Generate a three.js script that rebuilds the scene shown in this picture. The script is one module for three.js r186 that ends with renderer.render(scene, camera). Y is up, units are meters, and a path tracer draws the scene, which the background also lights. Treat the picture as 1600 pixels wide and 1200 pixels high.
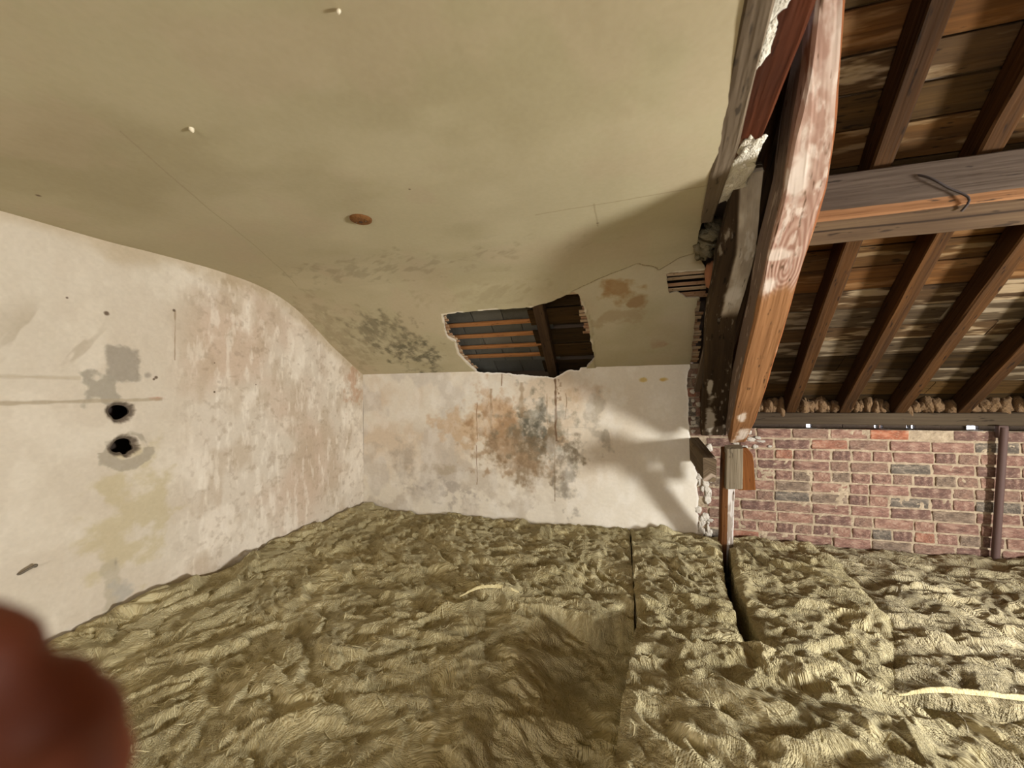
import * as THREE from 'three';
import { mergeGeometries, mergeVertices } from 'three/addons/utils/BufferGeometryUtils.js';
import { RoundedBoxGeometry } from 'three/addons/geometries/RoundedBoxGeometry.js';
import { MarchingCubes } from 'three/addons/objects/MarchingCubes.js';
import { RectAreaLightUniformsLib } from 'three/addons/lights/RectAreaLightUniformsLib.js';

// ---------------------------------------------------------------- camera, sky, daylight, exposure
const scene = new THREE.Scene();
const camera = new THREE.PerspectiveCamera(90, 4 / 3, 0.005, 60);
camera.position.set(0, 1.42, 0);
camera.rotation.order = 'YXZ';
camera.rotation.set(THREE.MathUtils.degToRad(1.15), THREE.MathUtils.degToRad(15.8), THREE.MathUtils.degToRad(-0.68));
camera.focus = 2.6; camera.userData.fStop = 3.4;
scene.add(camera);
scene.background = new THREE.Color(0.80, 0.84, 1.0);      // flat overcast daylight
scene.backgroundIntensity = 12;
RectAreaLightUniformsLib.init();
const renderer = new THREE.WebGLRenderer({ antialias: true });
renderer.toneMapping = THREE.LinearToneMapping;
renderer.toneMappingExposure = 1.4;
renderer.shadowMap.enabled = true;
const GABLE_WINDOW = { x: 3.4, y: 1.0, z: -0.95, w: 0.42, h: 0.5 };   // in the right gable, out of frame
const ADDED_REAR_WINDOW = { x: -0.2, y: 1.45, z: 3.2, w: 1.6, h: 0.8 };      // unseen opening added in the rear knee wall for fill light
function daylight(x, y, z, w, h, tx, ty, tz, intensity, color) {
  const l = new THREE.RectAreaLight(color, intensity, w, h);
  l.position.set(x, y, z); l.lookAt(tx, ty, tz); scene.add(l); return l;
}
daylight(GABLE_WINDOW.x - 0.02, GABLE_WINDOW.y, GABLE_WINDOW.z, GABLE_WINDOW.w, GABLE_WINDOW.h, 0, GABLE_WINDOW.y, GABLE_WINDOW.z, 225, 0xfffdf8);
daylight(ADDED_REAR_WINDOW.x, ADDED_REAR_WINDOW.y, ADDED_REAR_WINDOW.z - 0.02, ADDED_REAR_WINDOW.w, ADDED_REAR_WINDOW.h, ADDED_REAR_WINDOW.x, ADDED_REAR_WINDOW.y, 0, 17, 0xfff4e6);  // fill light through the added rear opening

// ---------------------------------------------------------------- helpers
let seed = 7;
const rnd = () => { seed = (seed * 1664525 + 1013904223) >>> 0; return seed / 4294967296; };
const rr = (a, b) => a + (b - a) * rnd();
const sm = (a, b, x) => { const t = Math.min(1, Math.max(0, (x - a) / (b - a))); return t * t * (3 - 2 * t); };
const lerp = (a, b, t) => a + (b - a) * t;
const clamp = (x, a = 0, b = 1) => Math.min(b, Math.max(a, x));
const LAT = new Float32Array(65536); for (let i = 0; i < 65536; i++) LAT[i] = rnd();
function vn(x, y, s = 0, px = 256, py = 256) {            // value noise 0..1, periodic if asked
  const xi = Math.floor(x), yi = Math.floor(y), fx = x - xi, fy = y - yi;
  const ux = fx * fx * (3 - 2 * fx), uy = fy * fy * (3 - 2 * fy);
  const o = s * 7919;
  const x0 = ((xi % px) + px) % px, x1 = (x0 + 1) % px, y0 = ((yi % py) + py) % py, y1 = (y0 + 1) % py;
  const h = (a, b) => LAT[(a + b * 256 + o) & 65535];
  const a = h(x0, y0), b = h(x1, y0), c = h(x0, y1), d = h(x1, y1);
  return a + (b - a) * ux + (c - a) * uy + (a - b - c + d) * ux * uy;
}
function fbm(x, y, s = 0, oct = 4) { let v = 0, a = 0.5, n = 0; for (let i = 0; i < oct; i++) { v += a * vn(x, y, s + i * 3); n += a; x = x * 2.03 + 11.3; y = y * 2.03 + 4.7; a *= 0.5; } return v / n; }
const used = {};
function named(n) { const k = used[n] = (used[n] ?? -1) + 1; return k ? n + '_' + String(k).padStart(3, '0') : n; }
function mesh(name, geo, mat, parent) {
  const m = new THREE.Mesh(geo, mat); m.castShadow = m.receiveShadow = true;
  m.name = (!parent || parent === scene) ? named(name) : name; (parent ?? scene).add(m); return m;
}
function group(name) { const g = new THREE.Group(); g.name = named(name); scene.add(g); return g; }
function struct(o) { o.userData.kind = 'structure'; return o; }
function tag(o, label, category, grp) { o.userData.label = label; o.userData.category = category; if (grp) o.userData.group = grp; return o; }

function tex(w, h, fn, srgb = true, wrap = THREE.ClampToEdgeWrapping) {   // fn(u, v) -> [r, g, b] 0..255 (v up)
  const d = new Uint8Array(w * h * 4);
  for (let j = 0; j < h; j++) for (let i = 0; i < w; i++) {
    const c = fn((i + 0.5) / w, (j + 0.5) / h), k = (j * w + i) * 4;
    if (typeof c === 'number') d[k] = d[k + 1] = d[k + 2] = clamp(c, 0, 255); else { d[k] = clamp(c[0], 0, 255); d[k + 1] = clamp(c[1], 0, 255); d[k + 2] = clamp(c[2], 0, 255); }
    d[k + 3] = 255;
  }
  const t = new THREE.DataTexture(d, w, h); t.colorSpace = srgb ? THREE.SRGBColorSpace : THREE.NoColorSpace;
  t.magFilter = THREE.LinearFilter; t.minFilter = THREE.LinearFilter; t.wrapS = t.wrapT = wrap; t.needsUpdate = true; return t;
}
const mixc = (a, b, t) => [a[0] + (b[0] - a[0]) * t, a[1] + (b[1] - a[1]) * t, a[2] + (b[2] - a[2]) * t];
function mat(o) { return new THREE.MeshStandardMaterial({ roughness: 0.92, metalness: 0, side: THREE.DoubleSide, ...o }); }
function sdPoly(p, x, y) {                                   // signed distance, positive inside
  let d = 1e9, s = 1;
  for (let i = 0, j = p.length - 1; i < p.length; j = i++) {
    const ex = p[j][0] - p[i][0], ey = p[j][1] - p[i][1], wx = x - p[i][0], wy = y - p[i][1];
    const t = clamp((wx * ex + wy * ey) / (ex * ex + ey * ey + 1e-12)), bx = wx - ex * t, by = wy - ey * t;
    d = Math.min(d, bx * bx + by * by);
    const c1 = y >= p[i][1], c2 = y < p[j][1], c3 = ex * wy > ey * wx;
    if ((c1 && c2 && c3) || (!c1 && !c2 && !c3)) s = -s;
  }
  return -s * Math.sqrt(d);
}
const interp = (xs, ys, x) => { if (x <= xs[0]) return ys[0]; for (let i = 1; i < xs.length; i++) if (x <= xs[i]) return lerp(ys[i - 1], ys[i], (x - xs[i - 1]) / (xs[i] - xs[i - 1])); return ys[ys.length - 1]; };

// A gridded surface clipped where sdf(u, v) < 0, with a rim along every cut; map(u, v, d): d = 0 face, d = 1 back.
function sheet({ u0, u1, nu, v0, v1, nv, sdf, map, uvOf, rimRows = 1, rimNoise = 0, color, back = true, us, vs }) {
  const U = us ?? Array.from({ length: nu + 1 }, (_, i) => u0 + (u1 - u0) * i / nu), V = vs ?? Array.from({ length: nv + 1 }, (_, i) => v0 + (v1 - v0) * i / nv);
  nu = U.length - 1; nv = V.length - 1;
  const F = new Float32Array((nu + 1) * (nv + 1)), id = (i, j) => i + j * (nu + 1);
  for (let j = 0; j <= nv; j++) for (let i = 0; i <= nu; i++) F[id(i, j)] = sdf ? sdf(U[i], V[j]) : 1;
  const pos = [], nor = [], uv = [], col = [], ix = [], bix = [], bpos = [], rpos = [], ruv = [], rix = [], rcol = [];
  const vid = new Int32Array((nu + 1) * (nv + 1)).fill(-1), e = 0.002;
  const add = (u, v) => {
    const p = map(u, v, 0), a = map(u + e, v, 0), b = map(u, v + e, 0);
    const ax = a[0] - p[0], ay = a[1] - p[1], az = a[2] - p[2], bx = b[0] - p[0], by = b[1] - p[1], bz = b[2] - p[2];
    let nx = ay * bz - az * by, ny = az * bx - ax * bz, nz = ax * by - ay * bx; const l = Math.hypot(nx, ny, nz) || 1;
    pos.push(p[0], p[1], p[2]); nor.push(nx / l, ny / l, nz / l); const t = uvOf ? uvOf(u, v) : [u, v]; uv.push(t[0], t[1]);
    if (color) { const c = color(u, v); col.push(c[0], c[1], c[2]); }
    if (back) { const q = map(u, v, 1); bpos.push(q[0], q[1], q[2]); }
    return pos.length / 3 - 1;
  };
  const rim = (A, B) => {
    const base = rpos.length / 3, L = Math.hypot(A[0] - B[0], A[1] - B[1]);
    for (const P of [A, B]) for (let k = 0; k <= rimRows; k++) {
      const d = k / rimRows, q = map(P[0], P[1], d); let n = rimNoise && k > 0 && k < rimRows ? rimNoise * (fbm(P[0] * 40 + P[1] * 37, d * 9, 5, 2) - 0.5) : 0;
      rpos.push(q[0] + n, q[1], q[2] + n); ruv.push(P[0] * 3 + P[1] * 3, d * 1.1 + 0.4 * vn(P[0] * 9, P[1] * 9, 3)); if (color) { const c = color(P[0], P[1]); rcol.push(c[0], c[1], c[2]); }
    }
    for (let k = 0; k < rimRows; k++) { const a = base + k, b = base + rimRows + 1 + k; rix.push(a, b, a + 1, b, b + 1, a + 1); }
  };
  for (let j = 0; j < nv; j++) for (let i = 0; i < nu; i++) {
    const c = [[i, j], [i + 1, j], [i + 1, j + 1], [i, j + 1]], f = c.map(([a, b]) => F[id(a, b)]);
    const n = f.filter((x) => x > 0).length; if (!n) continue;
    const poly = [], cut = [];
    for (let k = 0; k < 4; k++) {
      const [a, b] = c[k], [a2, b2] = c[(k + 1) % 4], fa = f[k], fb = f[(k + 1) % 4];
      if (fa > 0) { let q = vid[id(a, b)]; if (q < 0) q = vid[id(a, b)] = add(U[a], V[b]); poly.push(q); }
      if ((fa > 0) !== (fb > 0)) { const t = fa / (fa - fb), P = [lerp(U[a], U[a2], t), lerp(V[b], V[b2], t)]; cut.push(P); poly.push(add(P[0], P[1])); }
    }
    for (let k = 1; k < poly.length - 1; k++) { ix.push(poly[0], poly[k], poly[k + 1]); if (back) bix.push(poly[0], poly[k + 1], poly[k]); }
    if (cut.length === 2) rim(cut[0], cut[1]);
    if (cut.length === 4) { rim(cut[0], cut[1]); rim(cut[2], cut[3]); }
  }
  // outer borders of the grid get a rim too
  for (let i = 0; i < nu; i++) for (const j of [0, nv]) if (F[id(i, j)] > 0 && F[id(i + 1, j)] > 0) rim([U[i], V[j]], [U[i + 1], V[j]]);
  for (let j = 0; j < nv; j++) for (const i of [0, nu]) if (F[id(i, j)] > 0 && F[id(i, j + 1)] > 0) rim([U[i], V[j]], [U[i], V[j + 1]]);
  const G = (p, n, t, x, cl) => { const g = new THREE.BufferGeometry(); g.setAttribute('position', new THREE.Float32BufferAttribute(p, 3)); if (n) g.setAttribute('normal', new THREE.Float32BufferAttribute(n, 3)); g.setAttribute('uv', new THREE.Float32BufferAttribute(t, 2)); if (cl && cl.length) g.setAttribute('color', new THREE.Float32BufferAttribute(cl, 3)); g.setIndex(x); if (!n) g.computeVertexNormals(); return g; };
  const out = { face: G(pos, nor, uv, ix, col) };
  if (rpos.length) out.rim = G(rpos, null, ruv, rix, rcol);
  if (back) out.back = G(bpos, null, uv, bix, col);
  out.all = mergeGeometries([out.face, ...(out.rim ? [out.rim] : []), ...(back ? [out.back] : [])]);
  return out;
}
// A timber: pts = centre of its underside [x, y, z, width, depth]; up = direction of its depth.
function beam(pts, up, { step = 0.05, wob = 0.003, ch = 0.006, s = 1, cap = true } = {}) {
  const P = pts.map((p) => new THREE.Vector3(p[0], p[1], p[2])), L = [0];
  for (let i = 1; i < P.length; i++) L.push(L[i - 1] + P[i].distanceTo(P[i - 1]));
  const T = L[L.length - 1], n = Math.max(2, Math.round(T / step)), UP = new THREE.Vector3(...up);
  const pos = [], uv = [], ix = [], rings = 9;
  const at = (t) => { let i = 1; while (i < P.length - 1 && L[i] < t) i++; const k = (t - L[i - 1]) / (L[i] - L[i - 1]); return { p: P[i - 1].clone().lerp(P[i], k), w: lerp(pts[i - 1][3], pts[i][3], k), d: lerp(pts[i - 1][4], pts[i][4], k) }; };
  const tan0 = P[P.length - 1].clone().sub(P[0]).normalize(), S = new THREE.Vector3().crossVectors(tan0, UP).normalize(), D = new THREE.Vector3().crossVectors(S, tan0).normalize();
  for (let k = 0; k <= n; k++) {
    const t = T * k / n, { p, w, d } = at(t), c = Math.min(ch, w * 0.3, d * 0.3), a = w / 2;
    const sec = [[-a + c, 0], [a - c, 0], [a, c], [a, d - c], [a - c, d], [-a + c, d], [-a, d - c], [-a, c], [-a + c, 0]];
    let per = 0;
    sec.forEach(([x, y], q) => {
      if (q) per += Math.hypot(x - sec[q - 1][0], y - sec[q - 1][1]);
      const j = q % 8, o1 = (fbm(t * 4 + j * 5.1, s * 3.7 + j * 2.3, 2, 3) - 0.5) * 2 * wob, o2 = (fbm(t * 4 + j * 7.7 + 31, s * 1.9 + j, 4, 3) - 0.5) * 2 * wob;
      const v = p.clone().addScaledVector(S, x + o1).addScaledVector(D, y + o2); pos.push(v.x, v.y, v.z); uv.push(per, t);
    });
    if (k) for (let q = 0; q < rings - 1; q++) { const b = k * rings + q, a2 = b - rings; ix.push(a2, b, a2 + 1, b, b + 1, a2 + 1); }
  }
  const g = new THREE.BufferGeometry(); g.setAttribute('position', new THREE.Float32BufferAttribute(pos, 3)); g.setAttribute('uv', new THREE.Float32BufferAttribute(uv, 2)); g.setIndex(ix);
  const parts = [g.toNonIndexed()];
  if (cap) for (const k of [0, n]) {
    const cp = [], cu = []; const q = (m) => { const b = (k * rings + m) * 3; return [pos[b], pos[b + 1], pos[b + 2]]; };
    for (let m = 1; m < 7; m++) { for (const r of (k ? [0, m, m + 1] : [0, m + 1, m])) { cp.push(...q(r)); cu.push(uv[(k * rings + r) * 2], uv[(k * rings + r) * 2 + 1]); } }
    const h = new THREE.BufferGeometry(); h.setAttribute('position', new THREE.Float32BufferAttribute(cp, 3)); h.setAttribute('uv', new THREE.Float32BufferAttribute(cu, 2)); parts.push(h);
  }
  for (const h of parts) h.computeVertexNormals();
  // faces shaded flat across corners, which is right for sawn timber
  return mergeGeometries(parts);
}
function box(w, h, d, x, y, z, r = 0) { const g = r ? new RoundedBoxGeometry(w, h, d, 1, r) : new THREE.BoxGeometry(w, h, d); g.translate(x, y, z); return g; }
function lumpGeo(rx, ry, rz, s, amp = 0.5, det = 24) {       // a ragged lump of mortar or rubble
  const g = new THREE.SphereGeometry(1, det, Math.round(det * 0.7)), p = g.attributes.position;
  for (let i = 0; i < p.count; i++) {
    const x = p.getX(i), y = p.getY(i), z = p.getZ(i);
    const k = 1 + amp * (fbm(x * 2.2 + s * 3.1 + z * 1.3, y * 2.2 + s + z * 1.9, s % 9, 4) - 0.5) * 2;
    const sq = Math.pow(Math.pow(Math.abs(x), 3) + Math.pow(Math.abs(y), 3) + Math.pow(Math.abs(z), 3), -1 / 3);
    p.setXYZ(i, x * k * rx * lerp(1, sq, 0.7), y * k * ry * lerp(1, sq, 0.7), z * k * rz * lerp(1, sq, 0.7));
  }
  g.computeVertexNormals(); return g;
}

// ---------------------------------------------------------------- wood
// grain runs along v; size metres (w across, l along). wash(x, y) -> 0..1 whitewash left on the surface
function wood(px, py, w, l, s, light, dark, { wash, washCol = [214, 200, 186], tint, grain = 60 } = {}) {
  return tex(px, py, (u, v) => {
    const x = u * w, y = v * l;
    const wv = x + 0.02 * fbm(x * 8, y * 1.2, s, 3) + 0.006 * fbm(x * 20, y * 6, s + 2, 2);
    let g = 0.5 * vn(wv * grain, y * 1.3, s + 1) + 0.3 * vn(wv * grain * 2.6, y * 3, s + 2) + 0.2 * vn(wv * grain * 6, y * 9, s + 3);
    const big = fbm(x * 5 + 3, y * 1.7, s + 4, 4);
    let c = mixc(dark, light, clamp(0.15 + 0.75 * g + 0.9 * (big - 0.5)));
    if (tint) c = tint(x, y, c, g);
    const fleck = fbm(x * 70, y * 16, s + 6, 3); if (fleck > 0.72) c = mixc(c, [dark[0] * 0.6, dark[1] * 0.6, dark[2] * 0.6], 0.7 * sm(0.72, 0.84, fleck));
    if (wash) { const m = wash(x, y, g); if (m > 0) c = mixc(c, washCol, clamp(m)); }
    return c;
  }, true, THREE.MirroredRepeatWrapping);
}
const scaleUV = (g, w, l) => { const a = g.attributes.uv; for (let i = 0; i < a.count; i++) a.setXY(i, a.getX(i) / w, a.getY(i) / l); return g; };
const woodBump = tex(256, 1024, (u, v) => 255 * (0.6 * vn(u * 40, v * 9, 1, 40, 9) + 0.4 * vn(u * 110, v * 30, 2, 110, 30)), false, THREE.RepeatWrapping);
const WM = (map, o = {}) => new THREE.MeshPhysicalMaterial({ side: THREE.DoubleSide, metalness: 0, specularIntensity: 0.3, map, bumpMap: woodBump, bumpScale: 0.003, roughness: 0.92, ...o });
const blot = (x, y, cx, cy, rx, ry, s, n = 0.9) => {             // a stain with a ragged soft outline
  const r = Math.hypot((x - cx) / rx, (y - cy) / ry); if (r > 1.1 + n * 0.8) return 0;
  return sm(0.4, -0.4, r - 0.75 + n * (fbm(x * 14 + s, y * 14, s % 7, 4) - 0.5) * 2);
};
const streak = (x, y, s, th = 0.6) => sm(th - 0.02, th + 0.16, fbm(x * 30, y * 5, s, 5));

const M = {};
M.rafter = [0, 1].map((k) => WM(wood(256, 512, 0.5, 2.6, 11 + k, [78, 50, 22], [36, 23, 11])));
M.boards = [
  wood(512, 256, 0.4, 1.6, 21, [88, 64, 31], [40, 28, 13]),
  wood(512, 256, 0.4, 1.6, 24, [96, 66, 32], [48, 32, 15], { wash: (x, y) => 0.7 * streak(x, y, 5, 0.56), washCol: [136, 114, 84] }),
  wood(512, 256, 0.4, 1.6, 27, [88, 66, 40], [42, 29, 17], { wash: (x, y) => 0.8 * streak(x, y, 6, 0.5), washCol: [156, 138, 110] }),
  wood(512, 256, 0.4, 1.6, 31, [64, 47, 23], [27, 19, 9]),
  wood(512, 256, 0.4, 1.6, 34, [88, 74, 54], [44, 33, 22], { wash: (x, y) => 0.75 * streak(x, y, 8, 0.5), washCol: [140, 126, 104] }),
  wood(512, 256, 0.4, 1.6, 37, [110, 72, 34], [56, 36, 16], { wash: (x, y) => 0.4 * streak(x, y, 9, 0.6), washCol: [152, 122, 88] }),
].map((t) => WM(t));
M.darkWood = WM(wood(256, 512, 0.5, 2.6, 41, [92, 72, 50], [46, 32, 20]));
M.lath = [0, 1].map((k) => WM(wood(64, 256, 0.1, 1.5, 51 + k, k ? [212, 190, 160] : [186, 152, 120], k ? [160, 134, 104] : [128, 94, 68])));
M.plain = mat({ color: 0xb3a58c });
M.outer = mat({ color: 0x6a5a4a });

// ---------------------------------------------------------------- plaster
const PZ = [-3.2, -3.086, -2.955, -2.755, -2.576, -2.445, -2.324, -2.212, -2.059, -1.9, -1.65, -1.3, 1.3, 1.65, 1.9, 2.212, 2.445, 2.755, 3.2];
const PY = [1.604, 1.66, 1.735, 1.85, 1.972, 2.054, 2.112, 2.15, 2.178, 2.19, 2.195, 2.19, 2.19, 2.195, 2.19, 2.15, 2.054, 1.85, 1.604];
const PS = [0]; for (let i = 1; i < PZ.length; i++) PS.push(PS[i - 1] + Math.hypot(PZ[i] - PZ[i - 1], PY[i] - PY[i - 1]));
const profZ0 = (s) => interp(PS, PZ, s), profY0 = (s) => interp(PS, PY, s);
const soft = (f) => (s) => (f(s - 0.05) + 2 * f(s) + f(s + 0.05)) / 4;         // rounds the corners of the profile
const profZ = (s) => s < 0.06 ? profZ0(s) : soft(profZ0)(s), profY = (s) => s < 0.06 ? profY0(s) : soft(profY0)(s);

// left gable wall, plaster face at x = -2.41, u = z, v = y
const LW = { z0: -3.2, z1: 0.6, y0: 0, y1: 2.3 };
const hole = (z, y, cz, cy, r, s) => Math.hypot((z - cz) / 1.15, y - cy) - r * (0.75 + 0.75 * fbm(Math.atan2(y - cy, z - cz) * 1.7 + s, s * 3.1, 3, 3));
const leftSdf = (z, y) => Math.min(hole(z, y, -1.325, 1.343, 0.032, 2), hole(z, y, -1.337, 1.168, 0.033, 5));
const cellsOf = (x, y, s) => { const n = fbm(x * 3, y * 3, s, 5); return n; };
const leftTex = tex(2048, 1240, (u, v) => {
  const z = lerp(LW.z0, LW.z1, u), y = lerp(LW.y0, LW.y1, v);
  let c = [206, 195, 178];
  const a = fbm(z * 1.6 + 2, y * 1.6, 1, 5), b = fbm(z * 5, y * 5 + 8, 7, 5), f = fbm(z * 26, y * 26, 9, 4);
  const left = sm(-1.75, -1.45, z);                                 // repainted smoother part towards the viewer
  c = mixc(c, [188, 160, 136], 0.55 * sm(0.4, 0.68, a) * (1 - 0.65 * left));
  c = mixc(c, [226, 216, 200], 0.6 * sm(0.52, 0.66, b));
  c = mixc(c, [176, 158, 134], 0.5 * sm(0.46, 0.7, fbm(z * 9, y * 5, 12, 5)) * (1 - 0.6 * left));
  c = mixc(c, [232, 224, 210], 0.55 * sm(0.52, 0.76, fbm(z * 30, y * 9, 14, 5)) * (1 - 0.7 * left));     // scraped paint
  c = mixc(c, [150, 132, 110], 0.35 * sm(0.55, 0.8, f) * (1 - 0.7 * left));
  c = mixc(c, [198, 189, 170], left * 0.5);
  // damp bloom below the fittings
  c = mixc(c, [180, 166, 128], 0.6 * blot(z, y, -1.36, 0.85, 0.16, 0.28, 3, 1.2));
  c = mixc(c, [168, 158, 136], 0.6 * blot(z, y, -1.29, 0.5, 0.03, 0.15, 8, 1.4));
  c = mixc(c, [170, 164, 152], 0.85 * blot(z, y, -1.315, 0.45, 0.045, 0.06, 5, 1.4));
  c = mixc(c, [150, 140, 122], 0.8 * blot(z, y, -1.302, 0.6, 0.012, 0.05, 6, 1));
  // bare grey render where fittings were pulled off
  c = mixc(c, [152, 143, 128], 0.9 * sm(0.02, -0.004, Math.max(Math.abs(z + 1.33) - 0.055, Math.abs(y - 1.58) - 0.075) + 0.05 * (fbm(z * 25, y * 25, 4, 4) - 0.5)));
  c = mixc(c, [156, 148, 132], 0.9 * sm(0.02, -0.004, Math.max(Math.abs(z + 1.245) - 0.055, Math.abs(y - 1.46) - 0.055) + 0.08 * (fbm(z * 22, y * 22, 14, 4) - 0.5)));
  c = mixc(c, [160, 150, 132], 0.85 * sm(0.012, -0.004, Math.abs(Math.hypot(z + 1.345, (y - 1.15) * 1.1) - 0.085) - 0.018 * (y < 1.15 ? 1.3 : 0.2) + 0.05 * (fbm(z * 24, y * 24, 15, 4) - 0.5)));
  c = mixc(c, [150, 140, 126], 0.8 * blot(z, y, -1.43, 1.53, 0.018, 0.022, 6, 1));
  c = mixc(c, [164, 112, 86], 0.7 * blot(z, y, -1.48, 1.405, 0.04, 0.014, 9, 1));
  // soot round the two holes
  c = mixc(c, [70, 58, 46], 0.8 * sm(0.016, -0.004, leftSdf(z, y) - 0.016 * fbm(z * 60, y * 60, 3, 3)));
  // line of the old moulding
  const ml = Math.abs(y - 1.397 - 0.01 * (z + 0.93) / -0.5 * 0.4); if (z > -1.5) c = mixc(c, [162, 148, 124], 0.7 * sm(0.012, 0.002, ml + 0.012 * (fbm(z * 20, y * 20, 2, 3) - 0.5)));
  c = mixc(c, [172, 158, 134], z > -1.17 ? 0.5 * sm(0.014, 0.002, Math.abs(y - 1.507) + 0.01 * (fbm(z * 20, 3, 2, 3) - 0.5)) : 0);
  // fine vertical scar, pinholes, scuffs
  if (y > 1.62 && y < 1.9) c = mixc(c, [150, 130, 106], 0.75 * sm(0.006, 0.001, Math.abs(z + 1.558 + 0.004 * fbm(y * 30, 1, 1, 2)) + 0.005 * (vn(y * 30, 4, 1) - 0.4)));
  for (const [pz, py, r] of [[-1.555, 1.9, 0.009], [-1.26, 1.826, 0.012], [-1.78, 1.62, 0.006], [-1.47, 1.52, 0.008], [-1.46, 1.51, 0.006], [-2.06, 1.49, 0.006], [-1.78, 1.44, 0.006], [-1.12, 1.87, 0.006]]) c = mixc(c, [84, 68, 52], 0.85 * blot(z, y, pz, py, r, r, 3, 0.6));
  c = mixc(c, [160, 146, 124], 0.55 * sm(0.6, 0.66, fbm(z * 8 + y * 5, (y - z) * 2.2, 17, 4)) * sm(0.22, 0.05, Math.hypot((z + 1.08) / 1.2, y - 1.68)));
  // yellow-brown line under the vault
  c = mixc(c, [170, 150, 118], 0.5 * sm(0.1, 0.0, interp(PZ, PY, z) - y + 0.12 * (fbm(z * 7, y * 9, 4, 4) - 0.5)));
  c = mixc(c, [168, 128, 98], 0.55 * blot(z, y, -3.05, 1.5, 0.1, 0.22, 5, 1.2));
  const gr = 8 * (fbm(z * 80, y * 80, 3, 2) - 0.5); return [c[0] + gr, c[1] + gr, c[2] + gr];
});
const leftBump = tex(1024, 620, (u, v) => {
  const z = lerp(LW.z0, LW.z1, u), y = lerp(LW.y0, LW.y1, v);
  let h = 120 + 60 * (fbm(z * 4, y * 4, 1, 4) - 0.5) + 50 * (fbm(z * 22, y * 22, 6, 4) - 0.5);
  if (z > -1.19) h += 36 * sm(-0.004, 0.004, y - 1.4) * sm(0.004, -0.004, y - 1.507);
  h -= 30 * sm(0.015, -0.004, Math.max(Math.abs(z + 1.33) - 0.055, Math.abs(y - 1.58) - 0.075) + 0.05 * (fbm(z * 25, y * 25, 4, 4) - 0.5));
  return h;
}, false);
M.leftPlaster = mat({ map: leftTex, bumpMap: leftBump, bumpScale: 0.016 });
M.plasterEdge = mat({ color: 0xcfc4b0, bumpMap: woodBump, bumpScale: 0.004 });
{
  const w = struct(group('wall_left'));
  const s = sheet({ u0: LW.z0, u1: LW.z1, nu: 300, v0: LW.y0, v1: LW.y1, nv: 190, sdf: leftSdf, back: false,
    map: (z, y, d) => [-2.41 + 0.012 * (fbm(z * 1.5, y * 1.5, 3, 3) - 0.5) - (d ? 0.03 : 0.02 * sm(0.02, 0, leftSdf(z, y)) ), y, z],
    uvOf: (z, y) => [(z - LW.z0) / (LW.z1 - LW.z0), (y - LW.y0) / (LW.y1 - LW.y0)] });
  mesh('plaster_face', s.face, M.leftPlaster, w);
  mesh('broken_edge', s.rim, mat({ color: 0x4a3d30 }), w);
  const sh = new THREE.Shape([[-3.5, 0], [3.5, 0], [3.5, 1.2], [0, 4.0], [-3.5, 1.2]].map((p) => new THREE.Vector2(...p)));
  const g = new THREE.ExtrudeGeometry(sh, { depth: 0.25, bevelEnabled: false }); g.rotateY(-Math.PI / 2); g.translate(-2.58, 0, 0);
  mesh('masonry', g, mat({ color: 0x3c3028 }), w);
  mesh('plaster_rear', box(0.05, 2.3, 2.6, -2.44, 1.15, 1.9), M.plain, w);
}

// knee wall, plaster face at z = -3.2, u = x, v = y
const KW = { x0: -2.41, x1: 0.62, y0: 0, y1: 1.66 };
const kneeEdge = [[0.512, 1.61], [0.505, 1.56], [0.49, 1.45], [0.497, 1.267], [0.502, 1.023], [0.535, 0.9], [0.545, 0.781], [0.548, 0.588], [0.54, 0.3], [0.53, 0]];
const kneeBottomOfHole = [[-1.23, 1.7], [-1.23, 1.606], [-1.139, 1.592], [-1.021, 1.59], [-0.904, 1.576], [-0.734, 1.555], [-0.612, 1.547], [-0.541, 1.534], [-0.487, 1.56], [-0.417, 1.596], [-0.327, 1.593], [-0.29, 1.7]];
const ey = kneeEdge.map((p) => p[1]).reverse(), ex = kneeEdge.map((p) => p[0]).reverse();
const kneeSdf = (x, y) => Math.min(interp(ey, ex, y) + 0.022 * (fbm(y * 22, 3, 2, 4) - 0.5) - x, -sdPoly(kneeBottomOfHole, x, y) + 0.016 * (fbm(x * 30, y * 30, 3, 3) - 0.5));
const run = (x, y, cx, y0, y1, w, s) => (Math.abs(x - cx) < 0.1 && y < y0 && y > y1 ? sm(w, w * 0.25, Math.abs(x - cx - 0.02 * (fbm(y * 9, s, 1, 3) - 0.5)) + w * 0.7 * (fbm(y * 25, s, 3, 3) - 0.4)) : 0);
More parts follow.
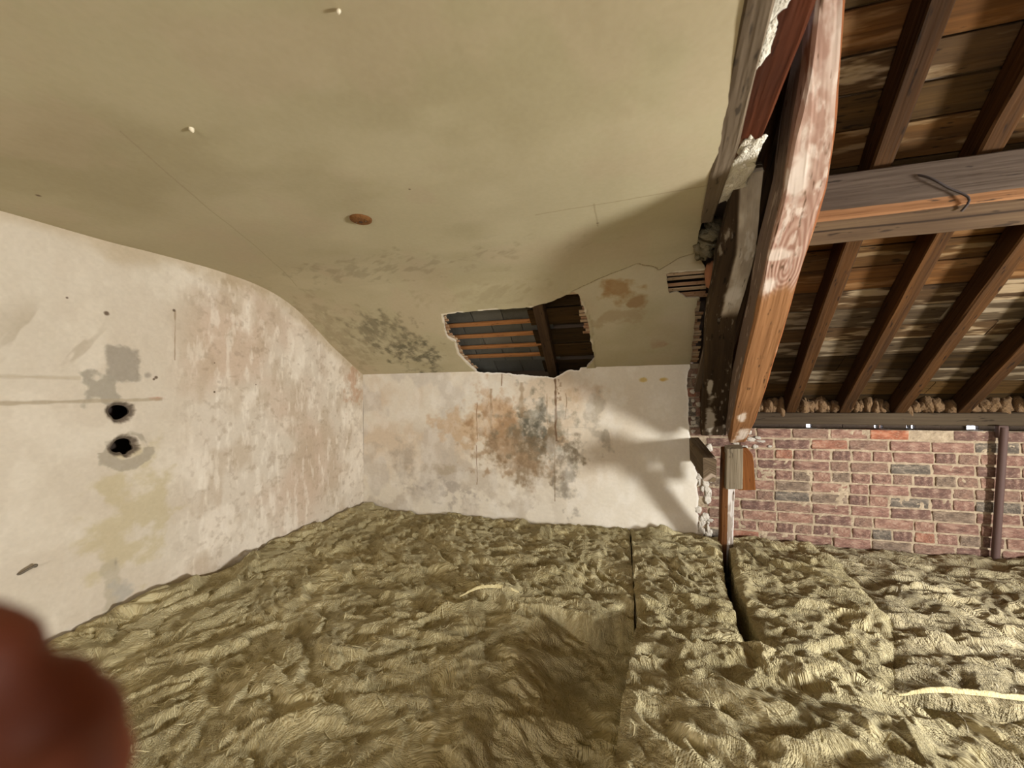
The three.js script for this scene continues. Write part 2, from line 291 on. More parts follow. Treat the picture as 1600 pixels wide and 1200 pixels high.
const kneeTex = tex(2048, 1120, (u, v) => {
  const x = lerp(KW.x0, KW.x1, u), y = lerp(KW.y0, KW.y1, v);
  let c = [222, 214, 198];
  const a = fbm(x * 2.2, y * 2.2 + 5, 2, 5), b = fbm(x * 6, y * 6, 8, 5);
  c = mixc(c, [200, 176, 146], 0.55 * sm(0.42, 0.62, a) * sm(0.4, 1.1, y) * sm(0.35, -0.4, x));
  c = mixc(c, [188, 176, 158], 0.6 * sm(0.5, 0.64, b) * sm(-0.2, -0.9, x) * sm(1.3, 0.8, y));
  c = mixc(c, [196, 188, 176], 0.55 * sm(0.48, 0.6, fbm(x * 4 + 7, y * 3, 12, 4)) * sm(-0.9, -1.6, x));
  // tea-coloured damp fan under the hole, fading into grey mould with a grain of its own
  c = mixc(c, [186, 150, 112], 0.75 * blot(x, y, -1.05, 1.22, 0.24, 0.28, 3, 1.0));
  c = mixc(c, [196, 164, 126], 0.6 * blot(x, y, -1.35, 1.1, 0.3, 0.16, 6, 1.3));
  c = mixc(c, [150, 118, 84], 0.6 * blot(x, y, -0.95, 0.98, 0.34, 0.26, 4, 1.4));
  c = mixc(c, [188, 160, 128], 0.55 * blot(x, y, -0.25, 1.4, 0.16, 0.12, 9, 1.0));
  const mould = blot(x, y, -0.72, 1.08, 0.3, 0.28, 5, 1.4), gm = 0.6 * fbm(x * 15, y * 7, 4, 4) + 0.4 * fbm(x * 40, y * 40, 6, 3);
  c = mixc(c, [112, 106, 88], 0.7 * mould * sm(0.15, 0.64, gm));
  c = mixc(c, [84, 80, 66], 0.8 * blot(x, y, -0.68, 1.06, 0.16, 0.2, 8, 1.3) * sm(0.15, 0.64, gm));
  c = mixc(c, [104, 92, 72], 0.8 * blot(x, y, -0.42, 0.92, 0.12, 0.1, 6, 1.4) * sm(0.15, 0.64, gm));
  c = mixc(c, [128, 106, 78], 0.7 * blot(x, y, -0.75, 0.85, 0.35, 0.2, 2, 1.5) * sm(0.15, 0.64, gm));
  c = mixc(c, [120, 112, 98], 0.7 * blot(x, y, -0.45, 0.7, 0.1, 0.25, 2, 1.5) * sm(0.15, 0.64, gm));
  c = mixc(c, [160, 150, 136], 0.6 * blot(x, y, -1.6, 0.52, 0.4, 0.14, 4, 1.4) * sm(0.35, 0.6, fbm(x * 20, y * 20, 5, 4)));
  c = mixc(c, [170, 158, 140], 0.65 * blot(x, y, -1.98, 0.8, 0.12, 0.2, 7, 1.0));
  c = mixc(c, [166, 150, 124], 0.55 * blot(x, y, -1.62, 0.72, 0.3, 0.05, 2, 1.2));
  c = mixc(c, [168, 158, 140], 0.6 * blot(x, y, -0.2, 1.18, 0.07, 0.16, 3, 1.4));
  c = mixc(c, [160, 150, 132], 0.6 * blot(x, y, -0.1, 1.05, 0.04, 0.1, 3, 1.4));
  // runs
  c = mixc(c, [104, 78, 54], 0.85 * run(x, y, -0.528, 1.56, 1.0, 0.013, 2));
  c = mixc(c, [120, 92, 64], 0.7 * run(x, y, -0.5, 1.52, 1.34, 0.04, 4) * sm(0.4, 0.6, fbm(x * 60, y * 60, 3, 3)));
  c = mixc(c, [126, 102, 74], 0.6 * run(x, y, -0.6, 1.4, 1.14, 0.006, 3));
  c = mixc(c, [126, 102, 74], 0.6 * run(x, y, -0.44, 1.4, 1.2, 0.006, 5));
  c = mixc(c, [126, 108, 82], 0.7 * run(x, y, -0.545, 1.0, 0.5, 0.007, 6));
  c = mixc(c, [130, 104, 76], 0.8 * run(x, y, -1.0, 1.6, 1.47, 0.01, 7));
  c = mixc(c, [140, 110, 80], 0.8 * run(x, y, -1.235, 1.33, 1.0, 0.005, 8));
  c = mixc(c, [140, 116, 90], 0.7 * run(x, y, -1.24, 0.95, 0.6, 0.006, 9));
  c = mixc(c, [150, 122, 90], 0.6 * run(x, y, -1.1, 1.45, 1.1, 0.02, 11));
  c = mixc(c, [150, 126, 96], 0.6 * run(x, y, -0.82, 1.5, 1.2, 0.03, 12));
  if (x > -1.8 && x < -0.2) c = mixc(c, [190, 178, 160], 0.5 * sm(0.006, 0.001, Math.abs(y - 1.1 + 0.02 * Math.sin(x * 3) - 0.006 * fbm(x * 20, 2, 1, 2))) * (x > -0.5 ? 1 : 0));
  // two ochre spots
  c = mixc(c, [198, 168, 96], 0.85 * blot(x, y, 0.172, 1.5, 0.03, 0.018, 3, 0.7));
  c = mixc(c, [198, 164, 88], 0.9 * blot(x, y, 0.314, 1.5, 0.034, 0.018, 5, 0.8));
  // white crumbly edge and pale flaking
  c = mixc(c, [240, 236, 228], 0.35 * sm(0.45, 0.75, fbm(x * 12, y * 9, 15, 5)));
  c = mixc(c, [238, 232, 222], 0.9 * sm(0.02, 0.004, kneeSdf(x, y)));
  const gr = 8 * (fbm(x * 80, y * 80, 3, 2) - 0.5); return [c[0] + gr, c[1] + gr, c[2] + gr];
});
const plBump = tex(512, 512, (u, v) => 255 * (0.5 * vn(u * 8, v * 8, 1, 8, 8) + 0.3 * vn(u * 24, v * 24, 2, 24, 24) + 0.2 * vn(u * 90, v * 90, 3, 90, 90)), false, THREE.RepeatWrapping);
M.kneePlaster = mat({ map: kneeTex, bumpMap: plBump, bumpScale: 0.006 });
{
  const w = struct(group('wall_back'));
  const s = sheet({ u0: KW.x0, u1: KW.x1, nu: 300, v0: KW.y0, v1: KW.y1, nv: 166, sdf: (x, y) => Math.min(kneeSdf(x, y), 1.612 + 0.004 * fbm(x * 9, 1, 1, 2) - y), back: false,
    map: (x, y, d) => [x, y, -3.2 + 0.01 * (fbm(x * 2, y * 2, 3, 3) - 0.5) - (d ? 0.022 : 0)], uvOf: (x, y) => [(x - KW.x0) / (KW.x1 - KW.x0), (y - KW.y0) / (KW.y1 - KW.y0)] });
  mesh('plaster_face', s.face, M.kneePlaster, w);
  mesh('broken_edge', s.rim, M.plasterEdge, w);
  mesh('masonry', box(3.1, 1.5, 0.2, -1.16, 0.75, -3.4), mat({ color: 0x5a4636 }), w);
  mesh('eaves_masonry', box(3.1, 1.9, 0.15, -1.16, 0.95, -3.62), mat({ color: 0x4a3a2c }), w);
}

// vaulted ceiling, u = x, v = s along the profile
const CE = { x0: -2.43, x1: 0.54, s0: 0, s1: 3.9 };
const edgePts = [[0.511, 0], [0.512, 0.107], [0.488, 0.345], [0.469, 0.548], [0.458, 0.717], [0.501, 0.75], [0.5, 0.8], [0.489, 0.869], [0.46, 1.0], [0.421, 1.065], [0.394, 1.154], [0.379, 1.309], [0.373, 1.529], [0.346, 1.748], [0.309, 2.038], [0.285, 2.233], [0.266, 2.378], [0.251, 2.502], [0.22, 2.75], [0.1, 3.9]];
const es = edgePts.map((p) => p[1]), exx = edgePts.map((p) => p[0]);
const ceilHole = [[-1.241, 0.753], [-1.121, 0.761], [-0.951, 0.758], [-0.761, 0.758], [-0.578, 0.759], [-0.475, 0.792], [-0.35, 0.837], [-0.291, 0.875], [-0.254, 0.849], [-0.233, 0.761], [-0.212, 0.609], [-0.208, 0.476], [-0.199, 0.281], [-0.193, 0.153], [-0.257, 0.037], [-0.31, -0.1], [-1.24, -0.1], [-1.234, 0.004], [-1.269, 0.141], [-1.292, 0.295], [-1.257, 0.443], [-1.298, 0.505], [-1.285, 0.62]];
const lathHole = [[0.262, 0.955], [0.294, 0.789], [0.341, 0.8], [0.4, 0.74], [0.62, 0.74], [0.62, 0.95], [0.475, 0.955]];
const ceilPatch = [[-0.291, 0.875], [-0.158, 0.953], [-0.043, 1.005], [0.099, 1.072], [0.187, 1.029], [0.224, 0.99], [0.316, 1.083], [0.406, 1.116], [0.7, 1.116], [0.7, -0.1], [-0.19, -0.1], [-0.19, 0.6], [-0.23, 0.8]];
const ceilSdf = (x, s) => Math.min(interp(es, exx, s) + (s < 1.2 ? 0.02 : 0.008) * (fbm(s * 24, 3, 2, 4) - 0.5) - x, -sdPoly(ceilHole, x, s) + 0.018 * (fbm(x * 26, s * 26, 3, 3) - 0.5), -sdPoly(lathHole, x, s) + 0.014 * (fbm(x * 40, s * 40, 6, 3) - 0.5));
const patchSd = (x, s) => sdPoly(ceilPatch, x, s) + 0.012 * (fbm(x * 20, s * 20, 4, 3) - 0.5);
const ceilTex = tex(1536, 2016, (u, v) => {
  const x = lerp(CE.x0, CE.x1, u), s = lerp(CE.s0, CE.s1, v);
  let c = [180, 169, 137];
  const p = sm(-0.004, 0.004, patchSd(x, s));
  c = mixc(c, [192, 182, 156], 0.5 * p);
  c = mixc(c, [160, 149, 114], 0.6 * sm(0.42, 0.66, fbm(x * 1.2, s * 1.6, 3, 4)));
  c = mixc(c, [196, 186, 154], 0.5 * sm(0.46, 0.68, fbm(x * 1.1 + 7, s * 2.4, 6, 4)));
  c = mixc(c, [182, 164, 136], 0.35 * sm(0.52, 0.66, fbm(x * 3.5, s * 3, 13, 4)));
  // brush-marked dirt and mould
  const br = fbm(x * 6 + s * 9, s * 30 - x * 20, 4, 3), gm = fbm(x * 30, s * 24, 8, 4);
  c = mixc(c, [98, 92, 70], 0.9 * blot(x, s, -1.72, 0.38, 0.24, 0.32, 5, 1.1) * sm(0.3, 0.62, 0.5 * br + 0.5 * gm));
  c = mixc(c, [122, 114, 88], 0.75 * blot(x, s, -1.9, 0.62, 0.28, 0.26, 6, 1.3) * sm(0.15, 0.64, gm));
  c = mixc(c, [150, 138, 108], 0.5 * blot(x, s, -2.25, 0.6, 0.2, 0.5, 9, 1.2) * sm(0.15, 0.64, gm));
  c = mixc(c, [150, 138, 110], 0.5 * blot(x, s, -1.25, 1.35, 0.7, 0.16, 3, 1.3) * sm(0.35, 0.6, br));
  c = mixc(c, [158, 146, 114], 0.45 * blot(x, s, -0.9, 0.92, 0.5, 0.12, 7, 1.3) * sm(0.35, 0.6, br));
  // rust stain and tide marks on the exposed coat
  c = mixc(c, [142, 104, 58], 0.85 * blot(x, s, 0.0, 0.86, 0.12, 0.1, 3, 1.1) * (0.6 + 0.4 * gm));
  c = mixc(c, [134, 98, 58], 0.6 * blot(x, s, 0.1, 0.76, 0.07, 0.07, 8, 1.1));
  c = mixc(c, [156, 136, 104], 0.55 * blot(x, s, -0.06, 0.6, 0.16, 0.08, 6, 1.4));
  c = mixc(c, [160, 130, 100], 0.7 * blot(x, s, 0.27, 0.3, 0.05, 0.06, 3, 1.1));
  c = mixc(c, [176, 164, 134], 0.5 * blot(x, s, 0.1, 0.25, 0.24, 0.26, 11, 1.2));
  // hairline cracks, joints of the sheets, and a painted shadow line
  const crack = (d) => sm(0.005, 0.001, d);
  c = mixc(c, [146, 132, 102], 0.6 * crack(Math.abs(s - 1.72 - 0.05 * (x + 0.1) - 0.012 * fbm(x * 10, 1, 2, 3))) * (x > -0.35 ? 1 : 0));
  c = mixc(c, [146, 132, 102], 0.6 * crack(Math.abs(x + 0.1 - 0.02 * fbm(s * 9, 2, 3, 3))) * (s > 1.5 && s < 1.74 ? 1 : 0));
  c = mixc(c, [150, 136, 106], 0.5 * crack(Math.abs((x + 1.75) - (s - 1.95) * 0.55 - 0.02 * fbm(s * 5, 3, 1, 3))) * (s > 1.2 && s < 2.6 ? 1 : 0));
  c = mixc(c, [120, 104, 76], 0.7 * sm(0.007, 0.001, Math.abs(patchSd(x, s))) * sm(-0.3, -0.2, x) * (s > 0.85 ? 1 : 0));  // shadow of the broken coat's step, darkened into the colour
  c = mixc(c, [168, 156, 124], 0.6 * crack(Math.abs(Math.max(Math.abs(x + 2.05) - 0.2, Math.abs(s - 0.3) - 0.12))));
  c = mixc(c, [226, 218, 198], 0.8 * sm(0.45, 0.6, fbm(x * 8, s * 8, 19, 3) + (x < -1.1 ? 0.12 : 0)) * sm(0.014, 0.004, Math.min(-sdPoly(ceilHole, x, s), -sdPoly(lathHole, x, s)) - 0.006 * fbm(x * 30, s * 30, 2, 2)));
  for (const [px, ps, r] of [[-0.754, 2.07, 0.006], [-0.09, 1.538, 0.008], [-2.11, 2.449, 0.008]]) c = mixc(c, [90, 74, 52], 0.85 * blot(x, s, px, ps, r, r, 3, 0.6));
  const gr = 5 * (fbm(x * 80, s * 80, 3, 2) - 0.5); return [c[0] + gr, c[1] + gr, c[2] + gr];
});
M.ceilPlaster = mat({ map: ceilTex, bumpMap: plBump, bumpScale: 0.003 });
const ceilPos = (x, s, d) => {                                    // d = metres behind the face
  const z = profZ(s), y = profY(s), z2 = profZ0(s + 0.03), y2 = profY0(s + 0.03), z1 = profZ0(Math.max(0, s - 0.03)), y1 = profY0(Math.max(0, s - 0.03));
  const tz = z2 - z1, ty = y2 - y1, l = Math.hypot(tz, ty) || 1;
  return [x, y + d * tz / l, z - d * ty / l];
};
const ceilWave = (x, s) => 0.022 * (fbm(x * 1.3 + 4, s * 1.5, 5, 3) - 0.5) * sm(0, 0.3, s) - 0.02 * sm(-1.9, -2.4, x) * sm(1.6, 2.6, s);
{
  const c = struct(group('ceiling'));
  const s = sheet({ u0: CE.x0, u1: CE.x1, nu: 250, v0: CE.s0, v1: CE.s1, nv: 326, sdf: ceilSdf, back: true,
    map: (x, t, d) => ceilPos(x, t, (d ? 0.02 : 0.011 * sm(-0.006, 0.006, patchSd(x, t))) + ceilWave(x, t)), uvOf: (x, t) => [(x - CE.x0) / (CE.x1 - CE.x0), (t - CE.s0) / (CE.s1 - CE.s0)] });
  mesh('plaster_face', mergeGeometries([s.face, s.back]), M.ceilPlaster, c);
  mesh('broken_edge', s.rim, M.plasterEdge, c);
  const r = sheet({ u0: -2.43, u1: 0.1, nu: 20, v0: 3.88, v1: PS[PS.length - 1], nv: 60, back: false, map: (x, t, d) => ceilPos(x, t, d ? 0.02 : 0) });
  mesh('plaster_rear', r.all, M.plain, c);
  // laths: each sawn strip left showing along the broken edges
  const lathG = [0, 1, 2].map((k) => scaleUV(beam([[0, 0, 0, 0.024, 0.007], [1, 0, 0, 0.024, 0.007]], [0, 1, 0], { step: 0.2, wob: 0.0012, ch: 0.001, s: k + 3 }), 0.1, 1.5));
  let k = 0;
  const lath = (xa, xb, t) => {
    const m = mesh('lath', lathG[k % 3], M.lath[(k * 7 + (k >> 2)) % 2], c), a = ceilPos(0, t, 0.0215 + rr(0, 0.004)), b = ceilPos(0, t + 0.02, 0.0215);
    m.position.set(xa, a[1], a[2]); m.scale.x = xb - xa; m.rotation.x = -Math.atan2(b[1] - a[1], b[2] - a[2]); m.rotation.x += rr(-0.12, 0.12); m.rotation.z = rr(-0.006, 0.006); k++;
  };
  for (let t = 0.02; t < 0.74; t += 0.031) { lath(0.38, interp(es, exx, t) + 0.03 + rr(-0.012, 0.03), t); }
  for (let t = 0.757; t < 0.97; t += 0.043) lath(0.2, 0.485 + rr(-0.004, 0.02), t);
  for (let t = 0.02; t < 0.74; t += 0.031) lath(-1.42, interp([0, 0.141, 0.295, 0.443, 0.505, 0.62, 0.753], [-1.22, -1.255, -1.275, -1.245, -1.28, -1.27, -1.23], t) + rr(-0.005, 0.02), t);
  for (let t = 0.45; t < 0.86; t += 0.031) lath(-0.235 - rr(0.0, 0.035), -0.1, t);
  lath(-1.05, -0.75, 0.757); lath(-0.5, -0.25, 0.845);
}

// ---------------------------------------------------------------- the roof above the vault, seen through the hole
const slopeN = [0, 1 / Math.hypot(1, 0.6), -0.6 / Math.hypot(1, 0.6)];           // normal of the left slope
const slopeAt = (x, z, off) => [x, 1.604 + 0.6 * (z + 3.2) + off * Math.hypot(1, 0.6), z];
const tilt = Math.atan(0.6);
{
  const roof = struct(group('roof_left'));
  const deck = box(3.3, 0.03, 5.2, 0, 0, 0); deck.rotateX(-tilt); const dp = slopeAt(-1.0, -1.5, 0.25); deck.translate(...dp);
  mesh('deck', deck, M.outer, roof);
  // slates between the battens
  const slate = [0, 1, 2].map((q) => mat({ color: [0x5e5c52, 0x55534a, 0x67645a][q], roughness: 0.75, bumpMap: plBump, bumpScale: 0.004 }));
  const sg = new RoundedBoxGeometry(0.245, 0.008, 0.24, 1, 0.003);
  const zs = [-2.8, -2.95, -3.1, -3.25, -3.4, -2.65, -2.5];
  zs.forEach((z, r) => { for (let x = -1.75 + (r % 2) * 0.125; x < -0.55; x += 0.25) { const m = mesh('slate', sg, slate[Math.floor(rnd() * 3)], roof); const p = slopeAt(x, z, 0.172); m.position.set(...p); m.rotation.x = -tilt - 0.06; } });
  const sark = [M.boards[3], M.boards[0]];
  [-2.3, -2.48, -2.66, -2.84, -3.02, -3.2, -3.38].forEach((z, i) => {
    const g = scaleUV(beam([[-0.66, 0, 0, 0.165, 0.02], [0.5, 0, 0, 0.165, 0.02]], [0, 1, 0], { step: 0.2, wob: 0.003, s: 60 + i }), 0.4, 1.6);
    const m = mesh('board', g, sark[i % 2], roof), p = slopeAt(0, z, 0.12 + 0.012 * (i % 2)); m.position.set(...p); m.rotation.x = -tilt;
  });
}
const battenM = WM(wood(64, 256, 0.1, 1.5, 71, [206, 150, 96], [150, 98, 56]));
[-2.72, -2.875, -3.0, -3.13, -3.245, -2.58].forEach((z, i) => {
  const g = scaleUV(beam([[-2.3, 0, 0, 0.04, 0.022], [-0.55, 0, 0, 0.04, 0.022]], [0, 1, 0], { step: 0.3, wob: 0.002, s: 80 + i }), 0.1, 1.5);
  const m = mesh('roof_batten', g, battenM), p = slopeAt(0, z, 0.135); m.position.set(...p); m.rotation.x = -tilt;
  tag(m, ['topmost orange-brown slate batten showing through the hole in the ceiling', 'second orange-brown slate batten from the top inside the ceiling hole', 'third orange-brown slate batten from the top inside the ceiling hole', 'lowest lit orange-brown slate batten inside the ceiling hole', 'slate batten just behind the bottom rim of the ceiling hole', 'slate batten just behind the top rim of the ceiling hole'][i], 'batten', 'slate battens inside the ceiling hole');
});
for (const [x0, x1, lab] of [[-0.575, -0.575, 'dark rafter crossing the middle of the hole in the ceiling'], [-1.62, -1.62, 'dark rafter left of the ceiling hole behind the plaster']]) {
  const a = slopeAt(x0, -3.45, 0.03), b = slopeAt(x1 + 0.05, -2.0, 0.03);
  tag(mesh('rafter', scaleUV(beam([[...a, 0.075, 0.1], [...b, 0.075, 0.1]], slopeN, { s: x0 * 9 + 30 }), 0.5, 2.6), M.darkWood), lab, 'rafter');
}

// ---------------------------------------------------------------- the open roof on the right
const MR = 0.729, rn = Math.hypot(1, MR), RN = [0, 1 / rn, -MR / rn];
const roofY = (z, off = 0) => 1.26 + off + MR * (z + 3.2);
const rt = Math.atan(MR);
{
  const roof = struct(group('roof_right'));
  const deck = box(3.1, 0.03, 4.2, 0, 0, 0); deck.rotateX(-rt); deck.translate(2.09, roofY(-1.8, 0.165), -1.8); mesh('deck', deck, M.outer, roof);
  const ch = box(0.04, 1.5, 4.6, 0, 0, 0); ch.rotateX(-rt); ch.translate(0.60, roofY(-1.8, 0.75), -1.8); mesh('added_cheek_board', ch, M.darkWood, roof);  // closing board added to keep sky light out between the two roofs
  const order = [3, 3, 0, 4, 3, 4, 2, 4, 2, 5, 1, 5, 0, 3, 1, 0, 2, 5, 3, 1, 0, 4, 3];
  let z = -3.45, i = 0;
  while (z < -0.75) {
    const w = rr(0.115, 0.15), zc = z + w / 2 / rn;
    const cuts = [0.6, i % 3 === 1 ? 1.36 + (i % 2) * 0.32 : null, i % 4 === 2 ? 1.95 : null, 3.5].filter((q) => q !== null);
    for (let q = 1; q < cuts.length; q++) {
      const g = scaleUV(beam([[cuts[q - 1] + 0.002, 0, 0, w - 0.006, 0.02], [cuts[q] - 0.002, 0, 0, w - 0.006, 0.02]], [0, 1, 0], { step: 0.12, wob: 0.004, ch: 0.003, s: 100 + i * 3 + q }), 0.4, 1.6);
      const uvA = g.attributes.uv, o = rnd() * 5; for (let t = 0; t < uvA.count; t++) uvA.setY(t, uvA.getY(t) + o);
      const m = mesh('board', g, M.boards[order[i % order.length]], roof); m.position.set(0, roofY(zc, 0.125 + 0.006 * rnd()), zc); m.rotation.x = -rt + rr(-0.03, 0.03);
    }
    z += w / rn; i++;
  }
}
const rafterLabels = ['brown common rafter squeezed against the right side of the whitewashed principal timber', 'brown common rafter meeting the wall plate first to the right of the truss', 'brown common rafter second to the right of the truss, passing over the purlin', 'brown common rafter third to the right of the truss', 'brown common rafter fourth to the right of the truss, near the picture edge', 'brown common rafter beyond the right edge above the purlin'];
[[0.80, 0.0], [1.175, 0], [1.5, 0], [1.81, 0], [2.15, 0], [2.5, 0]].forEach(([x, _], i) => {
  const z0 = -3.42, z1 = -0.7, a = [x + 0.14 * 0.22, roofY(z0), z0, 0.07, 0.1], b = [x - 0.135 * 2.5, roofY(z1), z1, 0.07, 0.1];
  tag(mesh('rafter', scaleUV(beam([a, b], RN, { s: 5 + i, wob: 0.004 }), 0.5, 2.6), M.rafter[i % 2]), rafterLabels[i], 'rafter', 'common rafters of the open roof');
});
{ // purlin
  const p = group('purlin');
  tag(p, 'long grey-brown purlin running right from the truss under the rafters', 'beam');
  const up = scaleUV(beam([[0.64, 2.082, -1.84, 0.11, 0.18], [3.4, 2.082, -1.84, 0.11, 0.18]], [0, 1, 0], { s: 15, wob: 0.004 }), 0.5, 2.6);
  const grey = wood(256, 1024, 0.6, 3, 91, [106, 92, 80], [70, 59, 50], { tint: (x, y, c) => (x < 0.166 + 0.01 * (fbm(y * 3, 2, 1, 3) - 0.5) || x > 0.5 ? mixc(c, [142, 100, 66], 0.9) : c) });  // orange underside and lower front: light from below put into the colour
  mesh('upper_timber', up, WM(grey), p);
  const m = Math.hypot(0.088, 0.064), lo = scaleUV(beam([[0.64, 2.045, -1.832, m, 0.026], [3.4, 2.045, -1.832, m, 0.026]], RN, { s: 18, wob: 0.004 }), 0.5, 2.6);
  mesh('lower_timber', lo, WM(wood(256, 512, 0.5, 2.6, 93, [112, 92, 68], [68, 52, 38], { tint: (x, y, c) => mixc(c, [40, 30, 22], 0.8 * sm(0.006, 0.002, Math.abs(x - 0.06 - 0.01 * (fbm(y * 2, 1, 1, 2) - 0.5)))) })), p).userData.label = 'brown lower plank with a split along it';
  // cable over the purlin
  const cv = new THREE.CatmullRomCurve3([[1.02, 2.29, -1.9], [1.1, 2.2, -1.776], [1.17, 2.14, -1.772], [1.2, 2.12, -1.772], [1.22, 2.1, -1.772], [1.222, 2.085, -1.775], [1.21, 2.06, -1.79]].map((q) => new THREE.Vector3(...q)));
  tag(mesh('cable', new THREE.TubeGeometry(cv, 30, 0.004, 6), mat({ color: 0x3a3230 })), 'thin dark cable looped over the purlin', 'cable');
}

// ---------------------------------------------------------------- truss timbers
{ // bright principal rafter: [x, y, z, width, depth]
  const pts = [[0.751, 1.06, -2.91, 0.1, 0.13], [0.735, 1.2, -2.715, 0.125, 0.15], [0.699, 1.446, -2.38, 0.138, 0.16], [0.66, 1.731, -1.99, 0.13, 0.16], [0.626, 1.933, -1.712, 0.13, 0.16], [0.612, 2.082, -1.507, 0.122, 0.16], [0.577, 2.2, -1.345, 0.106, 0.16], [0.549, 2.295, -1.216, 0.075, 0.16], [0.515, 2.373, -1.108, 0.06, 0.16], [0.47, 2.6, -0.8, 0.06, 0.16]];
  const map = wood(512, 2048, 0.6, 2.9, 141, [156, 112, 74], [114, 78, 48], {
    tint: (x, y, c, g) => {
      if (x > 0.135) return mixc(c, x < 0.3 ? [116, 104, 98] : [120, 66, 30], 0.92 - 0.25 * g);  // shade of the left face painted in as grey
      const up = sm(1.27, 1.36, y + 0.1 * (fbm(x * 30, y * 4, 3, 3) - 0.5));
      const gx = x - 0.05, gy = (y - 1.42), ring = Math.sin((Math.hypot(gx * 3.2, gy * (gy < 0 ? 1.2 : 0.6)) + 0.03 * fbm(x * 20, y * 8, 3, 3)) * 170);
      let d = mixc([184, 156, 138], [140, 102, 86], clamp(0.5 + 0.4 * ring * sm(2.1, 1.3, y)));
      d = mixc(d, [198, 180, 165], 0.9 * sm(1.6, 2.3, y) * sm(0.32, 0.58, fbm(x * 26, y * 12, 6, 4)));
      return mixc(c, d, up);
    },
    wash: (x, y) => {
      if (x > 0.13) return 0.5 * sm(0.7, 0.78, fbm(x * 40, y * 10, 7, 3));
      return Math.max(0.85 * sm(lerp(0.56, 0.4, sm(1.6, 2.3, y)), 0.74, fbm(x * 44, y * 16, 4, 5)) * sm(1.3, 1.7, y), 0.95 * blot(x, y, 0.05, 0.12, 0.05, 0.1, 4, 1.0), 0.9 * blot(x, y, 0.07, 0.32, 0.025, 0.06, 6, 0.9), 0.95 * blot(x, y, 0.1, 1.35, 0.035, 0.05, 3, 0.8), 0.8 * blot(x, y, 0.09, 1.5, 0.05, 0.03, 3, 0.8), 0.9 * blot(x, y, 0.08, 1.8, 0.03, 0.12, 5, 1.2));
    }, washCol: [212, 198, 184], grain: 46 });
  tag(mesh('principal_rafter', scaleUV(beam(pts, RN, { s: 44, wob: 0.006, ch: 0.008, step: 0.03 }), 0.6, 2.9), WM(map, { roughness: 0.7 })), 'large sloping principal timber, whitewashed pink above and orange-brown below', 'beam');
}
{ // dark rafter beside the torn plaster, half hidden by the bright one
  const pts = [[0.66, 1.077, -3.17, 0.17, 0.07], [0.512, 1.78, -2.21, 0.14, 0.07], [0.505, 2.01, -1.898, 0.16, 0.07], [0.482, 2.222, -1.604, 0.09, 0.07]];
  const map = wood(512, 1024, 0.5, 2, 151, [78, 62, 42], [36, 26, 16], {
    tint: (x, y, c) => { const w = 0.85 * sm(1.2, 1.26, y) * sm(0.085, 0.07, x); return mixc(c, [178, 166, 146], w * (0.7 + 0.6 * fbm(x * 30, y * 12, 3, 3))); },
    wash: (x, y) => Math.max(0.9 * blot(x, y, 0.05, 1.36, 0.035, 0.12, 4, 1), 0.9 * blot(x, y, 0.1, 0.2, 0.026, 0.24, 3, 1.1), 0.85 * blot(x, y, 0.11, 0.62, 0.014, 0.1, 6, 0.9), 0.5 * sm(0.62, 0.8, fbm(x * 50, y * 16, 5, 4))), washCol: [196, 188, 172] });
  tag(mesh('principal_rafter', scaleUV(beam(pts, RN, { s: 47, wob: 0.008, step: 0.04 }), 0.5, 2), WM(map)), 'dark sloping timber with white smears between the torn plaster and the bright timber', 'beam');
}
{ // ceiling joists above
  const a = tag(mesh('ceiling_joist', scaleUV(beam([[0.39, 2.185, -1.92, 0.05, 0.14], [0.34, 2.185, -1.36, 0.062, 0.14], [0.277, 2.185, -0.855, 0.056, 0.14], [0.15, 2.185, 0.3, 0.056, 0.14]], [0, 1, 0], { s: 51, wob: 0.006 }), 0.5, 2.6), WM(wood(256, 512, 0.5, 2.6, 161, [122, 108, 90], [84, 70, 54]))), 'grey-brown joist along the right-hand edge of the plaster ceiling', 'joist');
  const pts = [[0.425, 2.2, -1.75, 0.075, 0.16], [0.4, 2.2, -1.36, 0.08, 0.16], [0.348, 2.2, -0.86, 0.08, 0.16], [0.22, 2.2, 0.3, 0.08, 0.16]];
  const b = group('ceiling_joist'); tag(b, 'dark red-brown joist with a white plaster-smeared end, beside the grey one', 'joist');
  mesh('timber', scaleUV(beam(pts, [0, 1, 0], { s: 53, wob: 0.006 }), 0.5, 2.6), WM(wood(256, 1024, 0.5, 2.6, 164, [92, 44, 18], [50, 24, 9], { wash: (x, y) => Math.max(0.95 * blot(x, y, 0.04, 0.2, 0.06, 0.22, 4, 1.1), 0.9 * blot(x, y, 0.08, 0.86, 0.025, 0.09, 6, 1)), washCol: [206, 196, 180] })), b);
  const ps = mat({ color: 0xd6cfbe, bumpMap: plBump, bumpScale: 0.01 });
  for (const [x, z, rx, rz, k] of [[0.43, -1.69, 0.042, 0.07, 3], [0.424, -1.55, 0.044, 0.09, 5], [0.42, -1.42, 0.034, 0.08, 9], [0.318, -0.98, 0.02, 0.06, 4], [0.312, -0.86, 0.024, 0.05, 7]]) { const g = lumpGeo(rx * 1.05, 0.008, rz * 1.1, k, 0.6, 24); g.translate(x, 2.198, z); mesh('plaster_smear', g, ps, b); }
}
